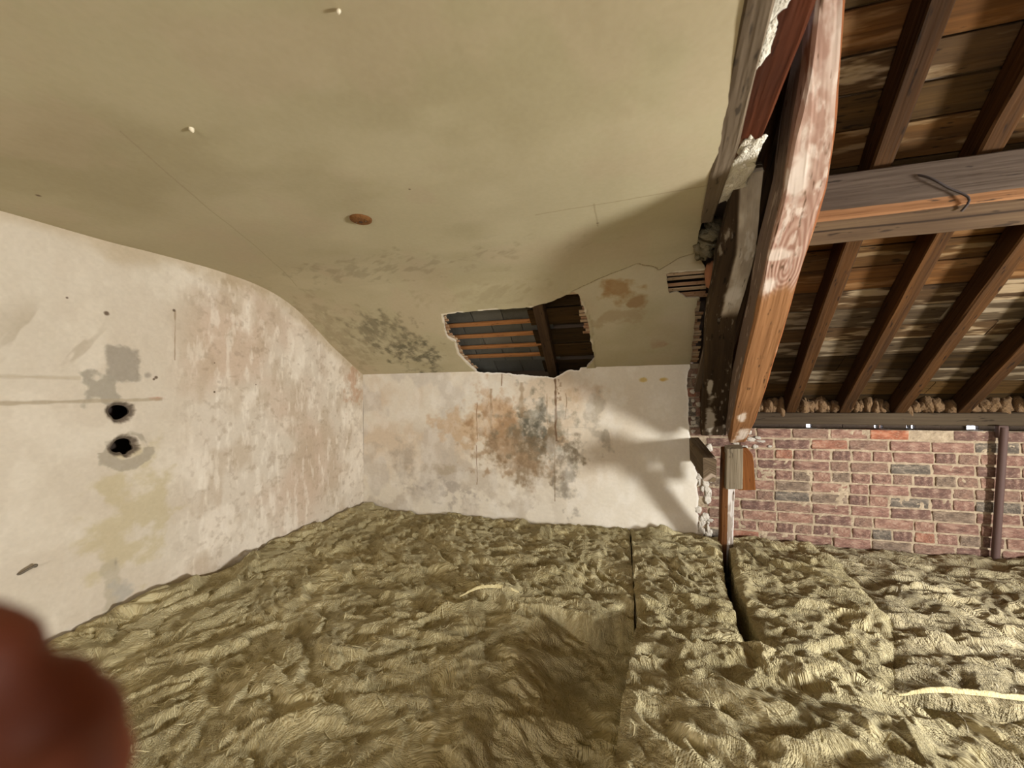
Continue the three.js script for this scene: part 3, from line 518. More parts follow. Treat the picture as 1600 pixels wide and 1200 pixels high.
{ // post with cleats
  const p = group('post'); tag(p, 'upright timber post rising from a gap in the insulation below the bright timber', 'post');
  mesh('shaft', scaleUV(beam([[0.722, 0.0, -3.17, 0.085, 0.075], [0.709, 0.16, -3.1, 0.085, 0.075], [0.655, 1.02, -2.71, 0.075, 0.075]], [0, 0.4, -1], { s: 55, wob: 0.004, step: 0.04 }), 0.5, 2.6), WM(wood(256, 512, 0.5, 2.6, 171, [116, 76, 42], [74, 46, 25], { tint: (x, y, c) => (x < 0.036 || x > 0.25 ? mixc(c, [176, 166, 156], 0.9) : c), wash: (x, y) => (x < 0.036 || x > 0.25 ? 0.9 * sm(0.48, 0.6, fbm(x * 40, y * 9, 3, 4)) : 0), washCol: [222, 216, 210] })), p);
  mesh('cleat', scaleUV(beam([[0.692, 0.775, -2.78, 0.1, 0.05], [0.672, 1.05, -2.665, 0.095, 0.05]], [0, 0.4, -1], { s: 57, wob: 0.003 }), 0.5, 2.6), WM(wood(256, 512, 0.5, 2.6, 174, [148, 136, 116], [100, 88, 70])), p).userData.label = 'pale grey cleat nailed to the front of the post';
  const bm = WM(wood(256, 512, 0.5, 2.6, 177, [126, 78, 38], [84, 48, 22]));
  const bl = mesh('block', scaleUV(beam([[0.79, 0.755, -2.86, 0.1, 0.06], [0.785, 0.98, -2.86, 0.088, 0.05], [0.77, 1.03, -2.86, 0.05, 0.05]], [0, 0, -1], { s: 58, wob: 0.003 }), 0.5, 2.6), bm, p); bl.userData.label = 'orange-brown block on the right side of the post';
}
{ // stub beam coming out of the knee wall
  const g = scaleUV(beam([[0.535, 0.885, -3.24, 0.072, 0.17], [0.535, 0.835, -2.7, 0.078, 0.155]], [0, 1, 0], { s: 59, wob: 0.004, step: 0.03 }), 0.5, 2.6);
  tag(mesh('stub_beam', g, WM(wood(256, 512, 0.5, 2.6, 181, [122, 106, 84], [70, 56, 42], { wash: (x, y) => (y > 0.52 ? 0.7 * sm(0.5, 0.6, fbm(x * 30, y * 8, 3, 3)) : 0), washCol: [190, 172, 156] }))), 'short grey stub of beam sticking out of the white wall beside the post', 'beam');
}
{ // lodged brick and rubble at the broken corner
  const g = lumpGeo(0.032, 0.075, 0.05, 3, 0.16, 20); g.translate(0.49, 2.045, -2.32);
  tag(mesh('brick', g, mat({ color: 0xa06c4c, bumpMap: plBump, bumpScale: 0.006 })), 'single orange brick lodged high beside the torn plaster edge', 'brick');
  const L = []; for (let i = 0; i < 16; i++) { const q = lumpGeo(rr(0.02, 0.042), rr(0.02, 0.035), rr(0.02, 0.04), i + 4, 0.75, 16); q.translate(0.445 + rr(-0.04, 0.045), 2.175 + rr(-0.075, 0.075), -2.12 + rr(-0.1, 0.09)); L.push(q); }
  tag(mesh('rubble', mergeGeometries(L), mat({ color: 0x625840, bumpMap: plBump, bumpScale: 0.006 })), 'dark crumbling mortar rubble hanging where ceiling, plaster and joist meet', 'rubble');
}

// ---------------------------------------------------------------- brick eaves wall
{
  const w = struct(group('wall_eave'));
  const mortarT = tex(512, 512, (u, v) => { const n = vn(u * 30, v * 30, 3, 30, 30) * 0.6 + vn(u * 110, v * 110, 4, 110, 110) * 0.4; return mixc([144, 127, 105], [186, 169, 143], n); }, true, THREE.RepeatWrapping);
  const mm = mat({ map: mortarT, bumpMap: plBump, bumpScale: 0.006 });
  const s = sheet({ u0: 0.36, u1: 3.4, nu: 304, v0: 0, v1: 1.13, nv: 113, back: false, sdf: (x, y) => 1.128 + 0.006 * fbm(x * 12, 1, 1, 3) - y,
    map: (x, y, d) => [x, y, -3.2125 + 0.016 * (fbm(x * 30, y * 30, 3, 4) - 0.5) + 0.004 * (fbm(x * 6, y * 6, 5, 2) - 0.5) - (d ? 0.15 : 0)], uvOf: (x, y) => [x * 1.6, y * 1.6] });
  mesh('eaves_board', box(2.75, 0.2, 0.04, 2.02, 1.36, -3.42), M.darkWood, w);
  mesh('mortar', s.all, mm, w);
  mesh('masonry', box(0.5, 1.62, 0.27, 0.62, 0.81, -3.365), mm, w);
  const tone = [[142, 106, 92], [136, 102, 88], [152, 116, 99], [130, 100, 88], [160, 110, 88], [128, 110, 93], [146, 116, 99], [106, 98, 87], [176, 110, 80]];
  const bt = tone.map((c, i) => mat({ bumpMap: plBump, bumpScale: 0.006, map: tex(96, 96, (u, v) => {
    const n = fbm(u * 5 + i * 7, v * 3, i, 4), f = fbm(u * 22, v * 14, i + 3, 3); let q = mixc([c[0] * 0.78, c[1] * 0.76, c[2] * 0.76], [c[0] * 1.14, c[1] * 1.14, c[2] * 1.14], clamp(n * 1.6 - 0.3));
    q = mixc(q, [186, 168, 146], 0.4 * sm(0.52, 0.72, f) + 0.25 * sm(0.5, 0.7, n)); return q; }) }));
  const BG = (len, s) => { const g = new RoundedBoxGeometry(len, 0.064, 0.1, 1, 0.006), p = g.attributes.position; for (let i = 0; i < p.count; i++) { const x = p.getX(i), y = p.getY(i); p.setXYZ(i, x + 0.007 * (vn(x * 17 + s * 3, y * 23 + s, 1) - 0.5), y + 0.006 * (vn(x * 15 + s, y * 20 + 9, 2) - 0.5), p.getZ(i) + 0.003 * (vn(x * 9, y * 9 + s, 3) - 0.5)); } g.computeVertexNormals(); return g; };
  const strG = [0, 1, 2, 3].map((k) => BG(0.214, k)), hdG = [0, 1, 2, 3].map((k) => BG(0.104, k + 6));
  const brick = (x, y, header, t) => { const b = mesh('brick', (header ? hdG : strG)[Math.floor(rnd() * 4)], bt[t ?? [0, 0, 1, 1, 2, 2, 3, 3, 4, 5, 6, 6, 7][Math.floor(rnd() * 13)]], w); b.position.set(x, y + rr(-0.002, 0.002), -3.2575 + rr(-0.003, 0.003)); b.rotation.set(rr(-0.02, 0.02), rr(-0.012, 0.012), rr(-0.008, 0.008)); return b; };
  for (let r = 0; r < 12; r++) {
    const y = 1.096 - r * 0.0755, header = r === 2 || r === 4 || r === 6 || r === 9;
    let x = 0.46 + (header ? 0.03 : (r % 2) * 0.11 + 0.05), skip = 0;
    while (x < 3.05) {
      const h = header ? rnd() > 0.08 : rnd() < 0.12, L = h ? 0.104 : 0.214;
      const gap = r === 0 && ((x > 1.02 && x < 1.1) || (x > 1.7 && x < 1.9 && skip++ === 0));
      if (!gap && x + L < 3.15) brick(x + L / 2, y, h, r === 0 && x > 1.05 && x < 1.8 && rnd() < 0.6 ? (rnd() < 0.6 ? 8 : 4) : r === 6 && x > 0.95 && x < 1.25 ? 7 : undefined);
      x += L + rr(0.009, 0.014);
    }
  }
  for (let r = 0; r < 6; r++) { brick(0.47 + (r % 2) * 0.03, 1.172 + r * 0.0755, true); brick(0.58 + (r % 2) * 0.03, 1.172 + r * 0.0755, r % 2 === 0); }
  // white mortar smears beside the plaster edge
  const sm1 = mat({ color: 0xdcd4c6, bumpMap: plBump, bumpScale: 0.008 });
  for (let i = 0; i < 44; i++) { const g = lumpGeo(rr(0.008, 0.026), rr(0.01, 0.035), 0.008, i + 3, 0.7, 12); const m = mesh('mortar_smear', g, sm1, w); m.position.set(rr(0.545, 0.64), rr(0.32, 0.98), -3.205); }
  for (let i = 0; i < 14; i++) { const g = lumpGeo(rr(0.006, 0.02), rr(0.006, 0.02), 0.008, i + 33, 0.7, 12); const m = mesh('mortar_smear', g, sm1, w); m.position.set(rr(0.51, 0.58), rr(1.1, 1.6), -3.205); }
  for (let i = 0; i < 12; i++) { const g = lumpGeo(rr(0.012, 0.03), rr(0.008, 0.016), 0.007, i + 53, 0.7, 12); const m = mesh('mortar_smear', g, sm1, w); m.position.set(rr(0.8, 1.06), rr(0.98, 1.12), -3.204); }
  // plugs of mortar under the wall plate, leaving slits of daylight
  const slits = [[1.315, 1.345], [1.725, 1.742], [1.755, 1.77], [1.907, 1.923], [1.937, 1.953], [2.235, 2.295]];
  let x0 = 0.6; const plugM = mat({ color: 0x4a3c30, bumpMap: plBump, bumpScale: 0.006 });
  for (const [a, b] of [...slits, [3.4, 3.4]]) { const n = Math.max(1, Math.round((a - x0) / 0.16)); for (let i = 0; i < n; i++) { const L = (a - x0) / n; const g = box(L - 0.0005, 0.05, 0.03, x0 + L * (i + 0.5), 1.142, -3.33 - rr(0, 0.008), 0.004); mesh('mortar_plug', g, plugM, w); } x0 = b; }
  // beam filling between the rafter feet
  const fill = mat({ map: mortarT, color: 0xb09a80, bumpMap: plBump, bumpScale: 0.01 });
  for (const [a, b] of [[0.86, 1.145], [1.215, 1.47], [1.535, 1.785], [1.845, 2.12], [2.18, 2.47], [2.53, 2.85], [2.87, 3.3]]) {
    const L = []; const n = 7; for (let i = 0; i < n; i++) { const q = lumpGeo((b - a) / n * rr(0.6, 0.85), rr(0.045, 0.075), 0.06, Math.round(a * 50) + i, 0.5, 14); q.translate(lerp(a, b, (i + 0.5) / n), 1.28 + rr(-0.01, 0.02), -3.28 + rr(-0.03, 0.02)); L.push(q); }
    mesh('beam_filling', mergeGeometries(L), fill, w);
  }
}
tag(mesh('wall_plate', scaleUV(beam([[0.62, 1.16, -3.27, 0.12, 0.085], [3.4, 1.165, -3.27, 0.12, 0.085]], [0, 1, 0], { s: 63, wob: 0.004 }), 0.5, 2.6), WM(wood(256, 512, 0.5, 2.6, 191, [88, 76, 60], [52, 42, 32]))), 'dark wall plate lying along the top of the brick wall under the rafters', 'beam');
tag(mesh('iron_pipe', (() => { const g = new THREE.CylinderGeometry(0.019, 0.019, 1.0, 14, 8); g.rotateZ(-0.08); g.translate(2.272, 0.66, -3.166); const f = box(0.05, 0.08, 0.03, 2.31, 1.13, -3.18, 0.006); return mergeGeometries([g.toNonIndexed(), f.toNonIndexed()].map((q) => { q.deleteAttribute('uv'); return q; })); })(), mat({ color: 0x56403a, roughness: 0.75 })), 'rusty brown pipe standing against the brick wall at the right', 'pipe');

// ---------------------------------------------------------------- ceiling and wall fittings
{
  const g = group('ceiling_rose'); tag(g, 'small round brown wooden block on the plaster ceiling', 'ceiling block');
  g.position.set(-1.093, 2.192, -1.44);
  const prof = [[0, -0.014], [0.03, -0.014], [0.038, -0.011], [0.045, -0.007], [0.047, 0], [0.047, 0.012]].map((p) => new THREE.Vector2(...p));
  const lm = WM(wood(128, 128, 0.3, 0.3, 201, [132, 92, 52], [84, 54, 30]));
  mesh('disc', new THREE.LatheGeometry(prof, 32), lm, g);
  const hg = new THREE.CylinderGeometry(0.008, 0.008, 0.004, 12); hg.translate(0, -0.014, 0); mesh('cable_hole', hg, mat({ color: 0x3a2414 }), g);
  for (const x of [-0.024, 0.024]) { const sg = new THREE.SphereGeometry(0.004, 8, 6); sg.translate(x, -0.014, 0); mesh('screw', sg, mat({ color: 0x5a4a38, metalness: 0.6, roughness: 0.5 }), g); }
}
for (const [x, z, r, lab] of [[-1.175, -0.8, 0.009, 'white crumb of plaster hanging from the ceiling near the upper left'], [-0.531, -0.634, 0.005, 'tiny white flake of plaster on the ceiling near the top edge']]) {
  const g = lumpGeo(r * 0.7, r, r * 0.7, x * 10 + 30, 0.6, 12); g.translate(x, 2.187, z); tag(mesh('plaster_crumb', g, mat({ color: 0xd8ceb4 })), lab, 'crumb');
}
{
  const c = new THREE.CatmullRomCurve3([[-2.42, 0.69, -0.985], [-2.4, 0.692, -0.985], [-2.385, 0.705, -1.0], [-2.382, 0.712, -1.02]].map((q) => new THREE.Vector3(...q)));
  tag(mesh('nail', mergeGeometries([new THREE.TubeGeometry(c, 10, 0.005, 6), (() => { const s = new THREE.SphereGeometry(0.008, 8, 6); s.translate(-2.382, 0.712, -1.02); return s; })()]), mat({ color: 0x6a6254, metalness: 0.3, roughness: 0.6 })), 'bent nail in the left wall low down near the fingers', 'nail');
}

// ---------------------------------------------------------------- mineral wool
const RX0 = -2.5, RZ0 = -3.3, RS = 0.006, RW = 990, RH = 580;
const HR = new Float32Array(RW * RH), TR = new Float32Array(RW * RH);
for (let j = 0; j < RH; j++) for (let i = 0; i < RW; i++) {
  const x = RX0 + i * RS, z = RZ0 + j * RS, wx = x + 0.09 * (fbm(x * 4, z * 4, 1, 3) - 0.5), wz = z + 0.09 * (fbm(x * 4 + 9, z * 4, 2, 3) - 0.5);
  HR[j * RW + i] = 0.05 * (fbm(x * 1.6, z * 1.6, 3, 3) - 0.5) + 0.06 * (fbm(wx * 8, wz * 8, 4, 4) - 0.5) + 0.028 * (1 - Math.abs(2 * fbm(wx * 13, wz * 13, 6, 2) - 1)) + 0.008 * vn(wx * 40, wz * 40, 8) ; TR[j * RW + i] = 0.5;
}
for (let n = 0; n < 4200; n++) {                                  // torn flakes lying over each other
  const x = rr(RX0, RX0 + RW * RS), z = rr(RZ0, RZ0 + RH * RS), big = rnd();
  const a = lerp(0.025, 0.14, big * big), b = a * rr(0.25, 0.55), th = lerp(0.006, 0.038, big * rnd()), tone = rnd();
  const ang = 0.5 + 2.4 * (fbm(x * 1.1, z * 1.1, 9, 2) - 0.5) * 2 + rr(-0.6, 0.6), ca = Math.cos(ang), sa = Math.sin(ang), fl = rnd() < 0.5 ? -1 : 1, s = n % 97;
  const ci = Math.round((x - RX0) / RS), cj = Math.round((z - RZ0) / RS), R = Math.ceil(a * 1.3 / RS);
  if (ci < 0 || cj < 0 || ci >= RW || cj >= RH) continue; const h0 = HR[cj * RW + ci];
  for (let j = Math.max(0, cj - R); j <= Math.min(RH - 1, cj + R); j++) for (let i = Math.max(0, ci - R); i <= Math.min(RW - 1, ci + R); i++) {
    const dx = (i - ci) * RS, dz = (j - cj) * RS, p = (dx * ca + dz * sa) / a, q = (-dx * sa + dz * ca) / b * fl;
    const rad = Math.hypot(p, q), out = 1 + 0.5 * (vn(Math.atan2(q, p) * 2.2 + s, s * 1.7, 3) - 0.5) * 2; if (rad > out) continue;
    const ramp = clamp(0.5 + 0.5 * q), rag = 0.8 + 0.4 * vn(p * 4 + s, q * 4, 2), k = j * RW + i;
    const h = lerp(h0, HR[k], 0.55) + th * ramp * rag * sm(1, 0.8, rad / out);
    if (h > HR[k]) { HR[k] = h; TR[k] = lerp(TR[k], tone, 0.75); }
  }
}
for (let pass = 0; pass < 2; pass++) { const B = HR.slice(); for (let j = 1; j < RH - 1; j++) for (let i = 1; i < RW - 1; i++) { const k = j * RW + i; HR[k] = 0.4 * B[k] + 0.15 * (B[k - 1] + B[k + 1] + B[k - RW] + B[k + RW]); } }
const samp = (A, x, z) => { const fx = clamp((x - RX0) / RS, 0, RW - 1.001), fz = clamp((z - RZ0) / RS, 0, RH - 1.001), i = Math.floor(fx), j = Math.floor(fz), a = fx - i, b = fz - j, k = j * RW + i; return lerp(lerp(A[k], A[k + 1], a), lerp(A[k + RW], A[k + RW + 1], a), b); };
const fibre = tex(512, 512, (u, v) => {
  const du = u + 0.05 * vn(u * 5, v * 5, 1, 5, 5) + 0.02 * vn(u * 11, v * 11, 4, 11, 11), dv = v + 0.06 * vn(u * 5, v * 5, 2, 5, 5);
  return 255 * clamp(0.35 * vn(du * 14, dv * 60, 3, 14, 60) + 0.35 * vn(du * 80, dv * 18, 5, 80, 18) + 0.3 * vn(du * 150, dv * 150, 7, 150, 150));
}, false, THREE.RepeatWrapping);
const fibreCol = tex(512, 512, (u, v) => {
  const du = u + 0.05 * vn(u * 5, v * 5, 1, 5, 5) + 0.02 * vn(u * 11, v * 11, 4, 11, 11), dv = v + 0.06 * vn(u * 5, v * 5, 2, 5, 5);
  const n = 0.35 * vn(du * 14, dv * 60, 3, 14, 60) + 0.35 * vn(du * 80, dv * 18, 5, 80, 18) + 0.3 * vn(du * 40, dv * 40, 9, 40, 40);
  return mixc([220, 214, 194], [255, 253, 244], clamp(n * 1.5 - 0.25));
}, true, THREE.RepeatWrapping);
M.wool = mat({ map: fibreCol, bumpMap: fibre, bumpScale: 0.013, vertexColors: true, roughness: 1 });
M.wisp = mat({ color: 0xc8bd94, roughness: 1 }); M.wispGrey = mat({ color: 0xbeb59c, roughness: 1 });
const lin = (c) => c.map((v) => Math.pow(v / 255, 2.2));
const woolTone = (grey) => (x, z) => {
  const t = samp(TR, x, z), n = fbm(x * 2.5, z * 2.5, 13, 3);
  let c = mixc([176, 165, 128], [210, 201, 170], clamp(0.3 + 0.3 * t + 0.9 * (n - 0.5) + 0.3 * (fbm(x * 30, z * 30, 15, 3) - 0.5)));
  c = mixc(c, [170, 160, 138], grey * 0.75); return lin(c);
};
function batt(name, poly, base, grey, label, { pit, step = 0.0075, slope, edge = 0.016, cat = 'insulation', extra = 1, rag = 0.018 } = {}) {
  const xs = poly.map((p) => p[0]), zs = poly.map((p) => p[1]), x0 = Math.min(...xs), x1 = Math.max(...xs), z0 = Math.min(...zs), z1 = Math.max(...zs);
  const sd = (x, z) => sdPoly(poly, x, z) + rag * (fbm(x * 16, z * 16, 3, 3) - 0.5);
  const s = sheet({ u0: x0 - 0.01, u1: x1 + 0.01, nu: Math.ceil((x1 - x0) / step), v0: z0 - 0.01, v1: z1 + 0.01, nv: Math.ceil((z1 - z0) / step), sdf: sd, rimRows: 5, rimNoise: 0.02, color: woolTone(grey), back: false,
    map: (x, z, d) => { const e = sd(x, z); const h = base + (slope ? slope(x, z) : 0) + extra * samp(HR, x, z) - (pit ? pit(x, z) : 0) - edge * Math.pow(clamp(1 - e / 0.05), 2); return [x, d ? lerp(h, 0.004, d) : h, z]; },
    uvOf: (x, z) => [x * 4 + 1.1 * fbm(x * 4, z * 4, 21, 2), z * 4 + 1.1 * fbm(x * 4 + 5, z * 4, 23, 2)] });
  const o = tag(mesh(name, s.all, M.wool), label, cat);
  const top = (x, z) => { const e = sd(x, z); return e < 0.012 ? null : base + (slope ? slope(x, z) : 0) + extra * samp(HR, x, z) - (pit ? pit(x, z) : 0) - edge * Math.pow(clamp(1 - e / 0.05), 2); };
  if (step > 0.02) return o;
  const pos = [], nor = [], uv = [], ix = [], N = Math.round((x1 - x0) * (z1 - z0) * 800);          // loose wisps standing off the surface
  for (let n = 0; n < N; n++) {
    let x = rr(x0, x1), z = rr(z0, z1), a = 0.5 + 3 * (fbm(x * 2, z * 2, 9, 2) - 0.5) + rr(-1, 1); const L = rr(0.02, 0.085), w = rr(0.0005, 0.0022), lift = rr(0.0, 0.006), turn = rr(-0.35, 0.35), K = 6, b0 = pos.length / 3; const pts = [];
    for (let k = 0; k <= K; k++) { const y = top(x, z); if (y === null) break; pts.push([x, y - 0.0015 + lift * Math.sin(Math.PI * k / K), z, a]); x += Math.cos(a) * L / K; z += Math.sin(a) * L / K; a += turn; }
    if (pts.length <= K) continue;
    pts.forEach(([px, py, pz, pa], k) => { const ww = w * Math.sin(Math.PI * (k + 0.4) / (K + 0.8)); for (const q of [-1, 1]) { pos.push(px - Math.sin(pa) * ww * q, py + 0.35 * ww * q, pz + Math.cos(pa) * ww * q); nor.push(0.15 * q, 1, 0.15); uv.push(px * 4, pz * 4 + q * 0.01); } if (k) { const b = b0 + k * 2; ix.push(b - 2, b, b - 1, b, b + 1, b - 1); } });
  }
  const g = new THREE.BufferGeometry(); g.setAttribute('position', new THREE.Float32BufferAttribute(pos, 3)); g.setAttribute('uv', new THREE.Float32BufferAttribute(uv, 2)); g.setIndex(ix); g.computeVertexNormals();
  const f = mesh('loose_fibres', g, grey > 0.3 ? M.wispGrey : M.wisp, o); f.userData.kind = 'stuff';
  return o;
}
const nearPit = (x, z) => 0.12 * sm(-0.5, -0.16, x + 0.16 * (fbm(x * 5, z * 5, 5, 3) - 0.5)) * sm(-1.97, -1.9, z + 0.12 * (fbm(x * 7, z * 7, 9, 3) - 0.5));
batt('insulation_batt', [[-2.395, -3.19], [0.05, -3.19], [0.05, -2.4], [0.045, -2.0], [0.005, -1.5], [-0.045, -1.1], [-0.115, -0.45], [-2.395, -0.45]], 0.29, 0, 'wide olive mineral wool quilt covering the floor beside the left wall', { pit: nearPit, slope: (x, z) => 0.05 * sm(-1.9, -2.4, x) });
batt('insulation_batt', [[0.058, -3.19], [0.72, -3.19], [0.66, -3.0], [0.595, -2.7], [0.545, -2.42], [0.525, -2.2], [0.5, -1.95], [0.48, -1.735], [0.2, -1.71], [0.056, -1.855], [0.056, -2.4]], 0.305, 0, 'narrow mineral wool strip running back to the white wall left of the post');
batt('insulation_batt', [[0.75, -3.19], [1.27, -3.19], [1.26, -2.6], [1.17, -2.17], [0.94, -1.74], [0.575, -1.74], [0.565, -2.0], [0.585, -2.25], [0.605, -2.45], [0.655, -2.75]], 0.31, 0.12, 'mineral wool slab right of the dark gap, between the post and the brick wall');
batt('insulation_batt', [[0.055, -1.84], [0.2, -1.715], [0.44, -1.725], [0.88, -1.68], [0.98, -1.5], [0.955, -0.5], [-0.1, -0.5], [-0.03, -1.1]], 0.41, 0.02, 'thick raised mineral wool slab in the foreground with a cut left edge', { step: 0.006, edge: 0.006, rag: 0.01, slope: (x, z) => -0.035 * sm(-1.3, -1.9, z) - 0.05 * sm(0.6, 1.0, x) });
batt('insulation_batt', [[1.264, -3.19], [3.36, -3.19], [3.36, -1.85], [1.35, -1.79], [0.925, -1.735], [1.16, -2.17], [1.255, -2.6]], 0.295, 0.75, 'greyish mineral wool quilt along the brick wall at the right', { edge: 0.008 });
batt('insulation_batt', [[0.985, -1.73], [1.35, -1.785], [3.36, -1.83], [3.36, -0.5], [0.97, -0.5], [1.0, -1.5]], 0.25, 0.55, 'lower mineral wool quilt in the bottom right corner of the picture', { step: 0.009 });
batt('insulation_batt', [[-2.39, -0.44], [3.36, -0.47], [3.36, 3.15], [-2.39, 3.15]], 0.27, 0.2, 'mineral wool spread behind the photographer', { step: 0.06 });
{ // pale folded strip of torn facing
  const mk = (pts, w) => { const cv = new THREE.CatmullRomCurve3(pts.map((q) => new THREE.Vector3(...q))), n = 40, pos = [], ix = [], uv = []; for (let i = 0; i <= n; i++) { const p = cv.getPoint(i / n), ww = w * (0.4 + 0.6 * Math.sin(Math.PI * i / n)) * (0.8 + 0.5 * vn(i * 0.7, 3, 1)); for (let k = 0; k <= 4; k++) { const a = k / 4; pos.push(p.x, p.y + ww * Math.sin(a * 2.4) * 0.8, p.z - ww * a); uv.push(i / n * 2, a * 0.1); } if (i) for (let k = 0; k < 4; k++) { const b = i * 5 + k; ix.push(b - 5, b, b - 4, b, b + 1, b - 4); } } const g = new THREE.BufferGeometry(); g.setAttribute('position', new THREE.Float32BufferAttribute(pos, 3)); g.setAttribute('uv', new THREE.Float32BufferAttribute(uv, 2)); g.setIndex(ix); g.computeVertexNormals(); return g; };
  const fm = mat({ color: 0xe0d6ae, map: fibreCol, bumpMap: fibre, bumpScale: 0.003 });
  tag(mesh('wool_strip', mk([[-0.84, 0.335, -1.9], [-0.76, 0.36, -1.95], [-0.7, 0.366, -1.97], [-0.62, 0.362, -1.99], [-0.54, 0.345, -2.0]], 0.018), fm), 'thin pale curled strip of wool lying on the left quilt', 'wool strip');
  tag(mesh('wool_strip', mk([[0.93, 0.325, -1.7], [1.05, 0.335, -1.735], [1.2, 0.335, -1.76], [1.45, 0.33, -1.78], [1.9, 0.33, -1.8]], 0.016), fm), 'long pale folded edge of wool along the lower right quilt', 'wool strip');
}

// ---------------------------------------------------------------- the photographer's hand close to the lens
{
  const hand = group('person'); tag(hand, 'blurred reddish fingertips held close to the lens in the lower left corner', 'hand');
  camera.updateMatrixWorld(true);
  const B = [ // capsules in metres in front of the eye: right, up, forward; radius at each end
    [[-0.0895, -0.0585, 0.077], [-0.0884, -0.068, 0.077], 0.004, 0.0072], [[-0.0884, -0.068, 0.077], [-0.0884, -0.079, 0.077], 0.0072, 0.0086], [[-0.0884, -0.079, 0.077], [-0.0895, -0.104, 0.07], 0.0086, 0.0092], [[-0.0895, -0.104, 0.07], [-0.1, -0.137, 0.048], 0.0092, 0.0105],
    [[-0.106, -0.0425, 0.071], [-0.1005, -0.051, 0.071], 0.005, 0.0085], [[-0.1005, -0.051, 0.071], [-0.0955, -0.065, 0.071], 0.0085, 0.0092], [[-0.0955, -0.065, 0.071], [-0.1045, -0.1, 0.066], 0.0092, 0.0096], [[-0.1045, -0.1, 0.066], [-0.115, -0.134, 0.044], 0.0096, 0.011],
    [[-0.13, -0.062, 0.064], [-0.126, -0.082, 0.064], 0.0076, 0.0082], [[-0.126, -0.082, 0.064], [-0.128, -0.105, 0.058], 0.0082, 0.009], [[-0.128, -0.105, 0.058], [-0.132, -0.136, 0.038], 0.009, 0.0105],
    [[-0.153, -0.084, 0.05], [-0.149, -0.1, 0.05], 0.0066, 0.0072], [[-0.149, -0.1, 0.05], [-0.148, -0.117, 0.045], 0.0072, 0.008], [[-0.148, -0.117, 0.045], [-0.147, -0.14, 0.03], 0.008, 0.0095],
    [[-0.1, -0.137, 0.048], [-0.118, -0.19, 0.0], 0.012, 0.018], [[-0.115, -0.134, 0.044], [-0.124, -0.195, 0.0], 0.012, 0.018], [[-0.132, -0.136, 0.038], [-0.132, -0.195, 0.0], 0.012, 0.018], [[-0.147, -0.14, 0.03], [-0.14, -0.19, -0.002], 0.011, 0.017],
    [[-0.112, -0.185, -0.005], [-0.1, -0.16, -0.028], 0.016, 0.013], [[-0.1, -0.16, -0.028], [-0.094, -0.13, -0.034], 0.0115, 0.0105], [[-0.094, -0.13, -0.034], [-0.094, -0.108, -0.03], 0.0105, 0.008],
    [[-0.128, -0.2, 0.0], [-0.15, -0.3, -0.06], 0.021, 0.03],
  ];
  const N = 120, H = 0.16, C = [-0.12, -0.175, 0.02], mc = new MarchingCubes(N, new THREE.MeshBasicMaterial(), false, false, 200000);
  mc.isolation = 0;
  const sd = (x, y, z) => { let k = 0; for (const [a, b, r0, r1] of B) { const ex = b[0] - a[0], ey = b[1] - a[1], ez = b[2] - a[2], t = clamp(((x - a[0]) * ex + (y - a[1]) * ey + (z - a[2]) * ez) / (ex * ex + ey * ey + ez * ez)); const d = Math.hypot(x - a[0] - ex * t, y - a[1] - ey * t, z - a[2] - ez * t) - lerp(r0, r1, t); k += Math.exp(-d * 900); } return -Math.log(k + 1e-30) / 900; };
  for (let k = 0; k < N; k++) for (let j = 0; j < N; j++) for (let i = 0; i < N; i++) mc.field[i + j * N + k * N * N] = -sd(C[0] + (i - N / 2) / (N / 2) * H, C[1] + (j - N / 2) / (N / 2) * H, C[2] + (k - N / 2) / (N / 2) * H);
  mc.update();
  const n = mc.count, pos = new Float32Array(n * 3), nor = new Float32Array(n * 3), p = new THREE.Vector3();
  for (let i = 0; i < n; i++) { p.set(mc.positionArray[i * 3] * H + C[0], mc.positionArray[i * 3 + 1] * H + C[1], -(mc.positionArray[i * 3 + 2] * H + C[2])).applyMatrix4(camera.matrixWorld); pos.set([p.x, p.y, p.z], i * 3); p.set(mc.normalArray[i * 3], mc.normalArray[i * 3 + 1], -mc.normalArray[i * 3 + 2]).transformDirection(camera.matrixWorld); nor.set([p.x, p.y, p.z], i * 3); }
  const g = new THREE.BufferGeometry(); g.setAttribute('position', new THREE.BufferAttribute(pos, 3)); g.setAttribute('normal', new THREE.BufferAttribute(nor, 3)); g.setIndex(Array.from({ length: n }, (_, i) => i % 3 === 1 ? i + 1 : i % 3 === 2 ? i - 1 : i));
  
  // second hand, out of view, added to shade the fingertips from the window
  const pos2 = new Float32Array(n * 3), nor2 = new Float32Array(n * 3), inv = camera.matrixWorld.clone().invert();
  for (let i = 0; i < n; i++) { p.fromArray(pos, i * 3).applyMatrix4(inv); p.set(0.06 - p.x, p.y + 0.018, p.z - 0.008).applyMatrix4(camera.matrixWorld); p.toArray(pos2, i * 3); p.fromArray(nor, i * 3).transformDirection(inv); p.x *= -1; p.transformDirection(camera.matrixWorld); p.toArray(nor2, i * 3); }
  const g2 = new THREE.BufferGeometry(); g2.setAttribute('position', new THREE.BufferAttribute(pos2, 3)); g2.setAttribute('normal', new THREE.BufferAttribute(nor2, 3));
  const skin = mat({ color: 0x7c3c22, roughness: 0.6 });
  mesh('left_hand', g, skin, hand); mesh('added_right_hand', g2, skin, hand);
  const q = (a) => new THREE.Vector3(a[0], a[1], -a[2]).applyMatrix4(camera.matrixWorld);
  const cv = new THREE.CatmullRomCurve3([q([-0.145, -0.28, -0.045]), q([-0.19, -0.4, -0.14]), q([-0.24, -0.52, -0.26])]);
  mesh('sleeve', new THREE.TubeGeometry(cv, 20, 0.045, 20), mat({ color: 0x2a2c30 }), hand);
